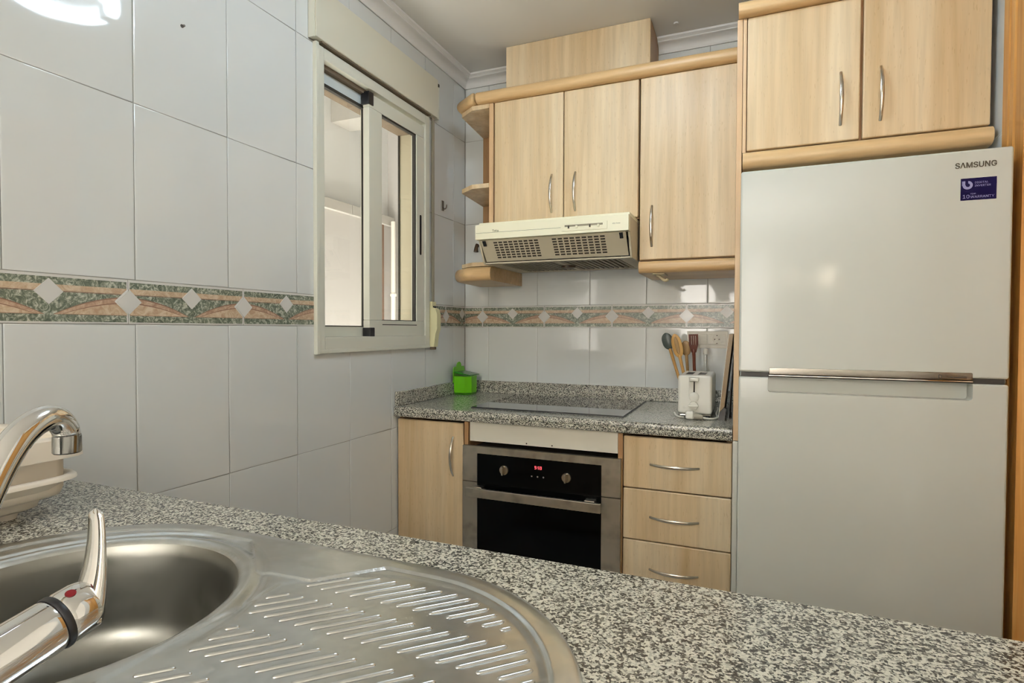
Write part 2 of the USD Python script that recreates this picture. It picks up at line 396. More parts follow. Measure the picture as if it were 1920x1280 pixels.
# the border band: marbled border tiles with raised diamonds
def border(parent, side, u0, u1, joints, L=0.3155, holes=()):
    A, t = FACE[side]
    z0, z1 = ZB + 0.0009, ZB + HB - 0.0009
    H = z1 - z0
    zz = lambda f: z1 - f * H
    clipbox = sbox(u0, z0 - 1, u1, z1 + 1)
    for h in holes:
        clipbox = clipbox.difference(h)
    def add(owner, name, poly, d0, d1, mat):
        poly = poly.intersection(clipbox)
        polys = [q for q in getattr(poly, 'geoms', [poly]) if q.area > 2e-6]
        if not polys:
            return None
        m = to(cat_(*[prism(q, d1 - d0) for q in polys]), A, np.array(t) + np.array(A[2]) * d0)
        return put(owner, name, m, mat, False)
    for jl in joints:                       # each border tile runs from joint jl to jl + L
        a, b = jl + 0.0007, jl + L - 0.0007
        base = add(parent, 'border_tile', sbox(a, z0, b, z1), 0, 0.0020, 'border_white')
        if base is None:
            continue
        mid = jl + L / 2
        e = 0.0028                          # white ends beside the joints
        add(base, 'green_field', sbox(a + e, zz(0.965), b - e, zz(0.055)), 0.0020, 0.0022, 'green_marble')
        add(base, 'beige_strip', sbox(a + e, zz(0.33), b - e, zz(0.205)), 0.0022, 0.0024, 'beige_marble')
        add(base, 'dark_line', sbox(a + e, zz(0.35), b - e, zz(0.335)), 0.0022, 0.00235, 'border_line')
        def arch(c, half, top, bot):        # a flat arch standing on the lower strip
            xs = np.linspace(-1, 1, 25)
            pts = [(c + s * half, zz(bot) + (zz(top) - zz(bot)) * (1 - abs(s) ** 1.9)) for s in xs]
            return Polygon(pts)
        tile_rect = sbox(a + e, z0, b - e, z1)
        for c in (jl, jl + L):
            half = L / 2 - 0.007
            add(base, 'arch', arch(c, half, 0.40, 0.815).intersection(tile_rect), 0.0022, 0.0025, 'border_line')
            add(base, 'arch', arch(c, half - 0.003, 0.43, 0.81).intersection(tile_rect), 0.0025, 0.0026, 'rose_marble')
            add(base, 'arch', arch(c, half - 0.016, 0.525, 0.81).intersection(tile_rect), 0.0026, 0.0027, 'border_line')
            add(base, 'arch', arch(c, half - 0.019, 0.55, 0.805).intersection(tile_rect), 0.0027, 0.0029, 'beige_marble')
        r = 0.0262
        dia = lambda c, zc, rr: Polygon([(c - rr, zc), (c, zc - rr), (c + rr, zc), (c, zc + rr)])
        add(base, 'diamond', dia(mid, zz(0.35), r), 0.0022, 0.0040, 'diamond_glaze')
        for c in (jl, jl + L):              # the diamond over a joint belongs half to each tile
            half_ = sbox(a, z0, b, z1)
            add(base, 'diamond_rim', dia(c, zz(0.50), r + 0.004).intersection(half_), 0.0022, 0.0032, 'border_white')
            if c == jl + L or jl == joints[0]:
                add(base, 'diamond', dia(c, zz(0.51), r - 0.0005), 0.0032, 0.0044, 'diamond_glaze')
jl_left = [-1.636 - 0.3145 * k for k in range(4, 0, -1)] + [-1.636, -1.3215, -1.007 - 0.0]
border(wl, 'L', -2.94, -1.03, jl_left, L=0.3145, holes=(WIN_HOLE,))
border(wl, 'L', -0.35, -0.0026, [-0.5035, -0.189], L=0.3145)
border(wb, 'B', 0.0026, 1.243, [0.097 + 0.3163 * k for k in range(-1, 4)], L=0.3163)

def shell_box(name, label, b, mat, cat):
    return shell(name, label, box(*b), mat, cat)
shell_box('floor', 'kitchen floor below the worktops, running into the room behind', (-0.14, 4.2, -6.6, 0.15, -0.12, 0.0), 'floor_tile', 'floor')
shell_box('ceiling', 'plain off-white ceiling over the kitchen', (-0.14, 4.2, -6.6, 0.15, CEIL, CEIL + 0.1), 'ceiling_paint', 'ceiling')
shell_box('wall_side', 'plain plaster wall of the room behind the peninsula, beyond the left edge', (-0.14, 0.0, -6.6, -2.952, 0, CEIL), 'plaster', 'wall')
shell_box('wall_room', 'plain plaster wall of the room behind, beyond the right edge', (4.06, 4.2, -6.6, -1.72, 0, CEIL), 'plaster', 'wall')
shell_box('wall_return', 'plaster wall between the kitchen door and the room behind', (1.8816, 4.2, -1.72, -1.60, 0, CEIL), 'plaster', 'wall')
far = sbox(-0.14, 0, 4.2, CEIL)
far = far.difference(sbox(0.30, 0.9, 0.80, 2.05)).difference(sbox(1.02, 0.0, 1.48, 2.10))  # unseen openings, placed and sized to let daylight onto the kitchen
shell('wall_front', 'unseen far plaster wall of the room behind, two openings placed to let daylight onto the kitchen', prism_y(far, -6.72, -6.60), 'plaster')

# pine door casing on the right wall and the door in it
shell_box('wall_lintel', 'plaster wall above the kitchen door on the right', (1.8816, 2.02, -1.5995, -0.7205, 2.185, CEIL), 'plaster', 'wall')
t1 = thing('trim_1', 'orange pine door casing at the right edge above and beside the fridge', 'door casing', (1.87, -0.72, 0), kind='structure')
cas = Polygon([(-0.645, 0), (-0.645, -0.004), (-0.650, -0.0062), (-0.684, -0.0070), (-0.688, -0.0045), (-0.694, -0.0045), (-0.698, -0.0070), (-0.716, -0.0070), (-0.722, -0.0040), (-0.730, -0.0040), (-0.736, -0.0062), (-0.768, -0.0066), (-0.776, -0.0066), (-0.780, 0.10), (-0.722, 0.10), (-0.722, 0.0)])
casm = to(prism(cas, 2.36), (Y, X, -Z), (1.8862, 0, 2.36)); casm.fix_normals()
put(t1, 'casing_post', casm, 'pine', 20)
put(t1, 'casing_post', rbox(1.879, 1.98, -1.60, -1.53, 0, 2.36, 0.003), 'pine')
put(t1, 'casing_head', rbox(1.879, 1.98, -1.53, -0.781, 2.10, 2.18, 0.003), 'pine')
d1 = thing('door_1', 'orange pine kitchen door in the right wall next to the fridge', 'door', (1.94, -1.14, 0), kind='structure')
put(d1, 'door_leaf', rbox(1.93, 1.965, -1.528, -0.782, 0.005, 2.098, 0.003), 'pine')
for z0, z1 in ((0.18, 0.95), (1.10, 1.96)):
    put(d1, 'door_panel', rbox(1.925, 1.931, -1.42, -0.88, z0, z1, 0.003), 'pine')

# cornice
def cornice_poly():
    P = [(0, 0)]
    P += [(0.004, 0.0), (0.006, 0.004)]
    for k in range(7):
        a = k / 6 * math.pi / 2
        P.append((0.006 + 0.034 * (1 - math.cos(a)), 0.006 + 0.026 * math.sin(a)))
    P += [(0.043, 0.034), (0.043, 0.037), (0.048, 0.040), (0.055, 0.043), (0.057, 0.050), (0, 0.050)]
    return Polygon(P)
cp = cornice_poly()
m = to(prism(cp, 2.94), (X, Z, -Y), (0.0007, -0.001, CEIL - 0.0505))
solo('trim_1' if False else 'trim_2', m, 'cornice_paint', 'white moulded plaster cornice along the top of the left wall', 'cornice', 30, kind='structure')
def cornice_back(name, x0, x1, label):
    m = to(prism(cp, x1 - x0), (-Y, Z, -X), (x1, -0.0007, CEIL - 0.0505)); m.fix_normals()
    solo(name, m, 'cornice_paint', label, 'cornice', 30, kind='structure')
cornice_back('trim_3', 0.002, 0.309, 'short white cornice piece on the back wall left of the boxed duct')
cornice_back('trim_4', 0.923, 1.244, 'white cornice piece on the back wall right of the boxed duct')

# window
w = thing('window_1', 'white aluminium sliding kitchen window with two sashes in the left wall', 'window', (-0.02, -0.695, 1.11), kind='structure')
A_ = 'aluminium_white'
FY0, FY1, FZ0, FZ1 = -1.040, -0.350, 1.110, 2.090
put(w, 'frame_jamb', rbox(-0.060, 0.012, FY0, FY0 + 0.034, FZ0 + 0.001, FZ1, 0.003), A_)
put(w, 'frame_jamb', rbox(-0.060, 0.012, FY1 - 0.034, FY1, FZ0 + 0.001, FZ1, 0.003), A_)
put(w, 'frame_sill', rbox(-0.060, 0.012, FY0 + 0.034, FY1 - 0.034, FZ0, FZ0 + 0.044, 0.003), A_)
put(w, 'frame_head', rbox(-0.060, 0.012, FY0 + 0.034, FY1 - 0.034, FZ1 - 0.038, FZ1, 0.003), A_)
put(w, 'frame_flange', cat_(rbox(0.0005, 0.016, FY0 - 0.008, FY0 + 0.006, FZ0 - 0.012, FZ1 + 0.004, 0.002), rbox(0.0005, 0.014, FY0, FY1, FZ0 - 0.010, FZ0 + 0.004, 0.002)), A_)
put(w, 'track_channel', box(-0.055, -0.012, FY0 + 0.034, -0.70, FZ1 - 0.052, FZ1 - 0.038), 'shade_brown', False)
s1 = put(w, 'sash', rbox(-0.052, -0.030, -1.006, -0.700, 2.000, 2.038, 0.002), 'aluminium_blue')
put(w, 'sash_rail', rbox(-0.052, -0.030, -1.006, -0.700, 1.154, 1.190, 0.002), A_)
put(w, 'sash_stile', rbox(-0.052, -0.030, -1.006, -0.990, 1.190, 2.000, 0.002), A_)
put(w, 'sash_stile', rbox(-0.052, -0.030, -0.740, -0.700, 1.190, 2.000, 0.002), A_)
put(w, 'gasket', cat_(box(-0.043, -0.028, -0.990, -0.740, 1.990, 2.0005), box(-0.043, -0.0285, -0.747, -0.740, 1.190, 2.000), box(-0.043, -0.0285, -0.990, -0.740, 1.1895, 1.1925)), 'gasket', False)
put(w, 'pane', box(-0.043, -0.039, -0.991, -0.739, 1.189, 2.001), 'pane', False)
put(w, 'sash_rail', rbox(-0.022, 0.006, -0.765, -0.386, 1.990, 2.040, 0.002), A_)
put(w, 'sash_rail', rbox(-0.022, 0.006, -0.765, -0.386, 1.154, 1.2135, 0.002), A_)
put(w, 'sash_stile', rbox(-0.022, 0.006, -0.765, -0.686, 1.2135, 1.990, 0.003), A_, label='wide meeting stile in the middle of the window')
put(w, 'sash_stile', rbox(-0.022, 0.006, -0.446, -0.386, 1.2135, 1.990, 0.003), A_)
put(w, 'gasket', cat_(box(-0.012, 0.002, -0.686, -0.446, 1.983, 1.9905), box(-0.012, 0.002, -0.452, -0.446, 1.2135, 1.990), box(-0.012, 0.002, -0.686, -0.446, 1.213, 1.2165), box(0.0045, 0.0065, -0.686, -0.446, 1.196, 1.199)), 'gasket', False)
put(w, 'pane', box(-0.012, -0.008, -0.687, -0.445, 1.213, 1.991), 'pane', False)
put(w, 'corner_cap', rbox(-0.024, 0.010, -0.772, -0.742, 1.998, 2.044, 0.002), 'black_plastic', label='black plastic cap at the top of the meeting stile')
put(w, 'corner_cap', rbox(-0.024, 0.010, -0.766, -0.738, 1.146, 1.186, 0.002), 'black_plastic', label='black plastic cap at the foot of the meeting stile')
pull = Polygon([(-0.432 + 0.0065 * math.cos(a), (1.655 if math.sin(a) > 0 else 1.500) + 0.0065 * math.sin(a)) for a in np.linspace(0, 2 * math.pi, 24, endpoint=False)])
pull = to(prism(pull, 0.0015), (Y, Z, X), (0.0055, -0.002 + 0.018, 0.0))
put(w, 'pull', pull, 'black_plastic', 30, label='narrow black recessed pull on the right stile')
put(w, 'shutter_guide', cat_(box(-0.1395, -0.132, -0.367, -0.3618, 1.12, 2.03), box(-0.1395, -0.132, -1.027, -1.02, 1.12, 2.03)), 'gasket', False)
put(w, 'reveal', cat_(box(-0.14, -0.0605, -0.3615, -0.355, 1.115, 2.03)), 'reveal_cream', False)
put(w, 'reveal', box(-0.14, -0.0605, -1.028, -0.362, 2.026, 2.0849), 'shade_brown', False)  # underside of the window head, its shade put into the colour

# shutter box above the window
sb = thing('shutter_box', 'long cream roller-shutter box cover on the left wall above the window', 'shutter box', (0.015, -0.675, 2.096), kind=None)
put(sb, 'cover', rbox(0.0006, 0.030, -1.064, -0.310, 2.098, 2.262, 0.003), 'box_cream')
put(sb, 'end_cap', rbox(0.001, 0.024, -0.309, -0.288, 2.098, 2.255, 0.003), 'aluminium_white')
put(sb, 'end_cap', rbox(0.001, 0.026, -1.068, -1.0645, 2.096, 2.264, 0.001), 'aluminium_white')
put(sb, 'slot_plate', box(0.0006, 0.024, -1.03, -0.36, 2.0935, 2.0979), 'shade_brown', False)  # dark brown underside of the cover
put(sb, 'strap_opening', box(0.0241, 0.0265, -0.305, -0.294, 2.238, 2.250), 'gasket', False)
st = thing('shutter_strap', 'grey shutter strap running down into a cream winder right of the window', 'shutter winder', (0.02, -0.33, 1.10))
put(st, 'strap', rbox(0.014, 0.0165, -0.336, -0.318, 1.27, 2.10, 0.0008), 'strap_grey')
wp = Polygon([(0.0005, 1.104), (0.028, 1.104), (0.030, 1.118), (0.036, 1.160), (0.044, 1.182), (0.044, 1.246), (0.036, 1.268), (0.020, 1.276), (0.020, 1.300), (0.0005, 1.302)])
wm = to(prism(wp, 0.032), (X, Z, -Y), (0, -0.312, 0)); wm.fix_normals()
put(st, 'winder_body', wm, 'cream_plastic', 25)
put(st, 'strap_mouth', rbox(0.012, 0.026, -0.337, -0.317, 1.262, 1.282, 0.003), 'gasket')
put(st, 'winder_foot', rbox(0.003, 0.026, -0.336, -0.318, 1.092, 1.1035, 0.002), 'shade_brown')

# the light well outside the window
WELL_TOP = 7.8  # height of the walls out of view, set to shade the well
shell_box('courtyard_wall', 'pale pink rendered wall seen through the left window pane, below the ledge', (-1.45, -1.30, -3.0, 1.25, -1.0, 2.004), 'render_pink', 'outside wall')
shell_box('courtyard_wall', 'cream rendered upper wall seen through the left pane, above the ledge', (-1.45, -1.33, -3.0, 1.25, 2.0045, WELL_TOP), 'render_light', 'outside wall')
shell_box('courtyard_wall', 'pinkish rendered end wall seen through the right window pane', (-1.45, -0.15, 1.251, 1.40, -1.0, WELL_TOP), 'render_pink', 'outside wall')
shell_box('courtyard_wall', 'rendered end wall of the light well, out of view on the left', (-1.45, -0.15, -3.15, -3.0, -1.0, WELL_TOP), 'render_light', 'outside wall')
shell_box('courtyard_wall', 'rendered house wall above the kitchen window, out of view, shading the light well', (-0.14, 0.0, -3.0, 0.1495, CEIL + 0.1005, WELL_TOP), 'render_light', 'outside wall')
shell_box('courtyard_wall', 'rendered house wall beyond the kitchen corner, out of view, shading the light well', (-0.14, 0.0, 0.1505, 1.2505, -1.0, WELL_TOP), 'render_light', 'outside wall')
lg = thing('courtyard_ledge', 'weathered stone ledge across the outside wall behind the left pane', 'ledge', (-1.27, -0.9, 1.98), kind='structure')
for k in range(8):
    y0 = -2.9 + k * 0.52
    put(lg, 'ledge_stone', rbox(-1.2995, -1.262, y0, min(y0 + 0.516, 1.249), 1.972, 2.040, 0.004), 'ledge_stone')
shell_box('courtyard_beam', 'grey rendered beam crossing the light well high behind the left pane', (-1.329, -0.15, 0.60, 0.80, 2.572, 2.90), 'ledge_stone', 'beam')
pp = thing('drain_pipe', 'white drain pipe with collars on the outside wall behind the right pane', 'drain pipe', (-1.27, 1.17, 0))
put(pp, 'pipe', lathe([(0, 0.0), (0.017, 0.0), (0.017, 2.0), (0, 2.0)], (-1.235, 1.185, 0.0), 20), 'pipe_white')
put(pp, 'collar', lathe([(0, 0.0), (0.034, 0.0), (0.034, 0.05), (0, 0.05)], (-1.235, 1.185, 1.14), 20), 'pipe_white')
put(pp, 'collar', lathe([(0, 0.0), (0.026, 0.0), (0.026, 0.02), (0, 0.02)], (-1.235, 1.185, 1.43), 20), 'pipe_white')
solo('wall_slot', box(-1.2999, -1.288, 1.108, 1.142, 1.25, 2.00), 'pipe_brown', 'narrow brown vertical channel beside the white drain pipe outside', 'wall channel', False)

# ------------------------------------------------------------------ worktops
def rounded_rect(x0, y0, x1, y1, r):
    return sbox(x0 + r, y0 + r, x1 - r, y1 - r).buffer(r, quad_segs=6)
wt = thing('worktop', 'speckled granite worktop with upstand along the back wall, carrying hob and toaster', 'worktop', (0.62, -0.3, 0.835))
prof = Polygon([(-0.002, 0.8365), (-0.598, 0.8365), (-0.604, 0.8395), (-0.606, 0.845), (-0.606, 0.8525), (-0.6035, 0.8545), (-0.6035, 0.8560), (-0.606, 0.858), (-0.606, 0.868), (-0.603, 0.8745), (-0.597, ZC), (-0.002, ZC)])
put(wt, 'slab', prism_x(prof, 0.0025, 1.2445), 'granite', 25)
put(wt, 'upstand', rbox(0.0225, 1.2445, -0.022, -0.002, ZC + 0.0002, 0.934, 0.0025), 'granite')
put(wt, 'upstand', rbox(0.0025, 0.0222, -0.600, -0.002, ZC + 0.0002, 0.934, 0.0025), 'granite')

SX0, SX1, SYC, SR = 0.565, 0.937, -2.101, 0.243
def stadium(off, q=64):
    return LineString([(SX0, SYC), (SX1, SYC)]).buffer(SR + off, quad_segs=q)
pn = thing('worktop', 'speckled granite peninsula worktop in the foreground with the sink let into it', 'worktop', (0.93, -2.1, 0.837))
slab = rounded_rect(0.0025, -2.44, 1.872, -1.778, 0.004).difference(stadium(-0.012))
put(pn, 'slab', prism_z(slab, 0.8375, ZC), 'granite', 25)
pb = thing('base_cabinet', 'beech-fronted base units carrying the peninsula worktop', 'base cabinet', (0.93, -2.1, 0))
put(pb, 'side_panel', rbox(0.004, 0.022, -2.40, -1.82, 0.0, 0.8365, 0.001), 'beech')
put(pb, 'side_panel', rbox(1.850, 1.868, -2.40, -1.82, 0.0, 0.8365, 0.001), 'beech')
put(pb, 'back_panel', rbox(0.0225, 1.8495, -2.40, -2.385, 0.0, 0.8365, 0.001), 'beech')
put(pb, 'plinth', rbox(0.0225, 1.8495, -1.90, -1.885, 0.0, 0.12, 0.001), 'beech')
for k in range(4):
    x0 = 0.024 + k * 0.4565
    dd = put(pb, 'door', rbox(x0, x0 + 0.453, -1.838, -1.82, 0.125, 0.832, 0.004, 3), 'beech')
    handle(dd, 'handle', (x0 + 0.40, -1.82, 0.70), 0.152, Z, Y)

# ------------------------------------------------------------------ sink
sk = thing('sink', 'inset stainless steel sink with round bowl and ribbed drainer in the peninsula', 'sink', (0.75, -2.10, ZC))
BX, BY, BR = 0.588, -2.098, 0.178
def sstep(a, b, x):
    t = np.clip((x - a) / (b - a), 0, 1)
    return t * t * (3 - 2 * t)
def d_out(x, y):
    cx = np.clip(x, SX0, SX1)
    return SR - np.hypot(x - cx, y - SYC)
FACET = Polygon([(0.628, -1.872), (0.728, -1.955), (0.808, -1.950), (0.884, -1.872)])
FACET2 = Polygon([(px, 2 * SYC - py) for px, py in FACET.exterior.coords])
def deck_h(x, y):
    do, db = d_out(x, y), np.hypot(x - BX, y - BY) - BR
    z = 0.0004 + 0.0030 * np.sqrt(np.clip(do / 0.004, 0, 1)) + 0.0010 * sstep(0.004, 0.016, do)
    inner = 0.0018 * np.ones_like(x)
    ring = np.hypot(x - 0.940, y - SYC)                     # the sunken drainer field
    inner = np.where(x > 0.78, inner - 0.0012 * sstep(0.208, 0.203, ring), inner)
    blend = sstep(0.0262, 0.0295, do)
    import shapely
    P = shapely.points(x, y)
    fac = np.zeros_like(x)
    for f in (FACET, FACET2):
        d = shapely.distance(f, P)
        fac = np.maximum(fac, 1 - sstep(0.0002, 0.0030, d))
    z = z * (1 - blend) + inner * blend
    z = z * (1 - fac) + np.maximum(z, 0.0044 - 0.012 * np.clip(do - 0.02, 0, 1) * 0.5) * fac
    # raised ring round the bowl and a channel outside it
    far = sstep(-0.15, 0.45, (y - BY) / np.hypot(x - BX, y - BY)) + sstep(0.2, 0.7, -(x - BX) / np.hypot(x - BX, y - BY))
    far = np.clip(far, 0, 1)
    z = z + far * (0.0016 * np.exp(-((db - 0.013) / 0.0045) ** 2) - 0.0026 * np.exp(-((db - 0.027) / 0.006) ** 2))
    z = z - 0.005 * np.clip(1 - db / 0.007, 0, 1) ** 2
    return z
outl = stadium(0.0)
pts = []
gx, gy = np.meshgrid(np.arange(0.32, 1.185, 0.0032), np.arange(-2.35, -1.855, 0.0032))
gx = gx + 0.0016 * (np.arange(gx.shape[0]) % 2)[:, None]
gx, gy = gx.ravel(), gy.ravel()
keep = ((d_out(gx, gy) < 0.0248) | (d_out(gx, gy) > 0.0312)) & (d_out(gx, gy) > 0.0022) & (np.hypot(gx - BX, gy - BY) > BR + 0.0022)
pts.append(np.stack([gx[keep], gy[keep]], 1))
for dd in (0.0, 0.0011, 0.0255, 0.0264, 0.0279, 0.0293, 0.0302):
    ln = stadium(-dd).exterior
    pts.append(np.array([ln.interpolate(s).coords[0] for s in np.arange(0, ln.length - 0.001, 0.0028)]))
a = np.linspace(0, 2 * math.pi, 420, endpoint=False)
for dd in (0.0, 0.0011):
    pts.append(np.stack([BX + (BR + dd) * np.cos(a), BY + (BR + dd) * np.sin(a)], 1))
for f in (FACET, FACET2):
    for dd in (0.0, 0.0010, 0.0020, 0.0031):
        ln = f.buffer(dd).exterior
        fp_ = np.array([ln.interpolate(s_).coords[0] for s_ in np.arange(0, ln.length - 0.001, 0.003)])
        pts.append(fp_[(d_out(fp_[:, 0], fp_[:, 1]) > 0.0312) & (np.hypot(fp_[:, 0] - BX, fp_[:, 1] - BY) > BR + 0.003)])
pts = np.vstack(pts)
tri = Delaunay(pts).simplices
c = pts[tri].mean(1)
tri = tri[(np.hypot(c[:, 0] - BX, c[:, 1] - BY) > BR - 0.0001) & (d_out(c[:, 0], c[:, 1]) > -0.0002)]
e1, e2 = pts[tri[:, 1]] - pts[tri[:, 0]], pts[tri[:, 2]] - pts[tri[:, 0]]
cr = e1[:, 0] * e2[:, 1] - e1[:, 1] * e2[:, 0]
tri = tri[np.abs(cr) > 1e-9]; cr = cr[np.abs(cr) > 1e-9]
tri[cr < 0] = tri[cr < 0][:, ::-1]
deck = trimesh.Trimesh(np.column_stack([pts, ZC + deck_h(pts[:, 0], pts[:, 1])]), tri, process=False)
put(sk, 'deck', deck, 'sink_steel', True)
zl = float(deck_h(np.array([BX]), np.array([BY + BR + 1e-4]))[0])
bowl_prof = [(BR + 0.0002, zl), (BR - 0.003, zl - 0.006), (BR - 0.006, zl - 0.016), (BR - 0.009, -0.05), (BR - 0.013, -0.10)]
for k in range(1, 9):
    a_ = k / 8 * math.pi / 2
    bowl_prof.append((BR - 0.013 - 0.045 * (1 - math.cos(a_)), -0.10 - 0.045 * math.sin(a_)))
bowl_prof += [(0.08, -0.150), (0.046, -0.153)]
bw = trimesh.creation.revolve(np.array(bowl_prof[::-1]), sections=120)
bw.apply_translation((BX, BY, ZC))
n_ = bw.face_normals; cc = bw.triangles_center
if np.mean((n_[:, :2] * (cc[:, :2] - [BX, BY])).sum(1)) > 0:
    bw.invert()
put(sk, 'bowl', bw, 'shaded_bowl_steel', True)
dr = put(sk, 'drain', lathe([(0, -0.160), (0.047, -0.160), (0.047, -0.1525), (0.041, -0.1515), (0.036, -0.156), (0, -0.156)], (BX, BY, ZC), 40), 'chrome', 40)
hol = cat_(*[lathe([(0, 0), (0.003, 0), (0.003, 0.0006), (0, 0.0006)], (BX + r_ * math.cos(q), BY + r_ * math.sin(q), ZC - 0.1561), 10) for r_, nn in ((0.010, 5), (0.022, 10)) for q in np.linspace(0, 2 * math.pi, nn, endpoint=False)])
put(dr, 'drain_holes', hol, 'hood_slot', False)
# raised drainer ribs, in slanting rows
for row, (ys, ph) in enumerate(((-1.9615, 0.853), (-2.0355, 0.800), (-2.1105, 0.827), (-2.185, 0.812), (-2.2595, 0.835))):
    for k in range(-6, 26):
        xs = ph + 0.0209 * k
        T = np.linspace(0, 1, 60)
        px, py = xs + 0.051 * T, ys + 0.0515 * T
        ok = (np.hypot(px - 0.940, py - SYC) < 0.199) & (np.hypot(px - BX, py - BY) > BR + 0.040) & (px > 0.79) & ~np.array([FACET.buffer(0.008).contains(Point(a1, b1)) or FACET2.buffer(0.008).contains(Point(a1, b1)) for a1, b1 in zip(px, py)])
        if ok.sum() < 11:
            continue
        i0, i1 = np.flatnonzero(ok)[[0, -1]]
        q = 0.5 - 0.5 * np.cos(np.linspace(0, math.pi, 19))
        ax, ay = px[i0] + (px[i1] - px[i0]) * q, py[i0] + (py[i1] - py[i0]) * q
        az = ZC + deck_h(ax, ay)
        e_ = 0.0034 / max(0.004, np.hypot(ax[-1] - ax[0], ay[-1] - ay[0])); m_ = np.clip(np.minimum(q, 1 - q) / e_, 0, 1); prof_ = np.sqrt(np.clip(1 - (1 - m_) ** 2, 0.004, 1))
        put(sk, 'drainer_rib', tube(np.column_stack([ax, ay, az - 0.0004]), 0.0029 * prof_, 0.0024 * prof_, 10, up=Z), 'sink_steel', True)

# ------------------------------------------------------------------ mixer tap
tp = thing('mixer_tap', 'chrome kitchen mixer tap with curved spout and upright lever beside the sink bowl', 'tap', (0.738, -2.262, ZC))
bx, by = 0.738, -2.262
put(tp, 'base', lathe([(0, 0.004), (0.030, 0.004), (0.030, 0.008), (0.026, 0.013), (0.024, 0.020), (0.0235, 0.052), (0.021, 0.062), (0.012, 0.068), (0, 0.069)], (bx, by, ZC), 40), 'chrome', 40)
axd = np.array([-0.03, 0.985, 0.20]); axd /= np.linalg.norm(axd)
c0 = np.array([0.7395, -2.268, 0.9075])
put(tp, 'valve_body', lathe([(0, 0.0), (0.016, 0.0), (0.0225, 0.006), (0.0235, 0.014), (0.0235, 0.080), (0.0225, 0.0835), (0, 0.0835)], c0, 48, axd), 'chrome', 40)
put(tp, 'seal_ring', lathe([(0, 0.0838), (0.0233, 0.0838), (0.0243, 0.0855), (0.0243, 0.0885), (0.0233, 0.0900), (0, 0.0900)], c0, 48, axd), 'black_plastic', 40, label='thin black ring between tap body and lever cap')
lv = spline([(0.7372, -2.160, 0.922), (0.7410, -2.1555, 0.946), (0.7430, -2.1535, 0.970), (0.7435, -2.1525, 0.994), (0.7420, -2.1520, 1.017)], 30)
lt = np.linspace(0, 1, 30)
tipr = np.sqrt(np.clip(1 - np.clip((lt - 0.92) / 0.08, 0, 1) ** 2, 0.02, 1))
cap_ = put(tp, 'lever', cat_(
    lathe([(0, 0.0903), (0.0222, 0.0903), (0.0235, 0.093), (0.0235, 0.106), (0.0225, 0.1125), (0.0190, 0.1170), (0.012, 0.1195), (0, 0.120)], c0, 48, axd),
    tube(lv, (0.0098 + 0.0112 * (1 - lt) ** 1.5) * tipr, (0.0036 + 0.0075 * (1 - lt) ** 2.2) * tipr, 24, up=Y)), 'chrome', 40)
rd = np.cross(axd, X); rd /= np.linalg.norm(rd)
rd = rd if rd[2] > 0 else -rd
rd2 = rd * math.cos(0.35) + np.cross(axd, rd) * -math.sin(0.35) * -1
put(cap_, 'red_dot', lathe([(0, 0), (0.0042, 0), (0.0042, 0.0006), (0, 0.0008)], c0 + axd * 0.099 + rd2 * 0.0234, 16, rd2), 'red_dot', 40, label='small red hot-water mark')
sp = spline([(0.738, -2.262, 0.925), (0.732, -2.252, 0.975), (0.721, -2.231, 1.030), (0.710, -2.206, 1.071), (0.700, -2.180, 1.0945), (0.693, -2.160, 1.098), (0.689, -2.148, 1.088), (0.688, -2.145, 1.079)], 40)
put(tp, 'spout', tube(sp, np.linspace(0.0165, 0.0112, 40), n=28, up=X), 'chrome', True)
put(tp, 'aerator', lathe([(0, 0.016), (0.0112, 0.016), (0.0117, 0.014), (0.0117, -0.0005), (0.0106, -0.0016), (0, -0.0016)], (0.688, -2.145, 1.0635), 32), 'chrome_dark', 40, label='dark outlet nozzle at the end of the spout')

# ------------------------------------------------------------------ dish drainer (two stacked trays)
def tray(x0, x1, y0, y1, zb, zt, inset, r, rim, skirt=0.008):
    rings = []
    hs = [(0, inset + 0.018), (0.006, inset + 0.006), (0.016, inset), (1.0, 0.0)]
    n = 12
    def loop(off, z):
        p = rounded_rect(x0 + off, y0 + off, x1 - off, y1 - off, max(r - off * 0.5, 0.01))
        ln = p.exterior
        return np.array([(*ln.interpolate(s, True).coords[0], z) for s in np.linspace(0, 1, 96, endpoint=False)])
    H = zt - zb
    prof_ = [(inset + 0.05, zb), (inset + 0.014, zb), (inset + 0.004, zb + 0.005), (inset, zb + 0.016), (0.006, zt - skirt - 0.002), (0.002, zt - skirt - 0.001), (-rim - 0.002, zt - skirt), (-rim - 0.001, zt - 0.003), (-rim + 0.002, zt), (0.003, zt), (0.008, zt - 0.004), (inset + 0.004, zb + 0.016), (inset + 0.016, zb + 0.006), (inset + 0.05, zb + 0.006)]
    L_ = [loop(o, z) for o, z in prof_]
    V = np.vstack(L_); k = len(L_); F = []
    for i in range(k - 1):
        for j in range(96):
            p, q = i * 96 + j, i * 96 + (j + 1) % 96
            F += [(p, q, q + 96), (p, q + 96, p + 96)]
    V = np.vstack([V, [((x0 + x1) / 2, (y0 + y1) / 2, zb)], [((x0 + x1) / 2, (y0 + y1) / 2, zb + 0.006)]])
    for j in range(96):
        F.append((len(V) - 2, (j + 1) % 96, j)); F.append((len(V) - 1, (k - 1) * 96 + j, (k - 1) * 96 + (j + 1) % 96))
    m = trimesh.Trimesh(V, F, process=False); m.fix_normals()
    return m
rk = thing('dish_drainer', 'two-tier white plastic dish drainer behind the tap by the left wall', 'dish drainer', (0.15, -2.10, ZC))
put(rk, 'lower_tray', tray(0.012, 0.275, -2.36, -1.892, ZC + 0.012, 0.944, 0.034, 0.040, 0.004), 'rack_plastic', 40)
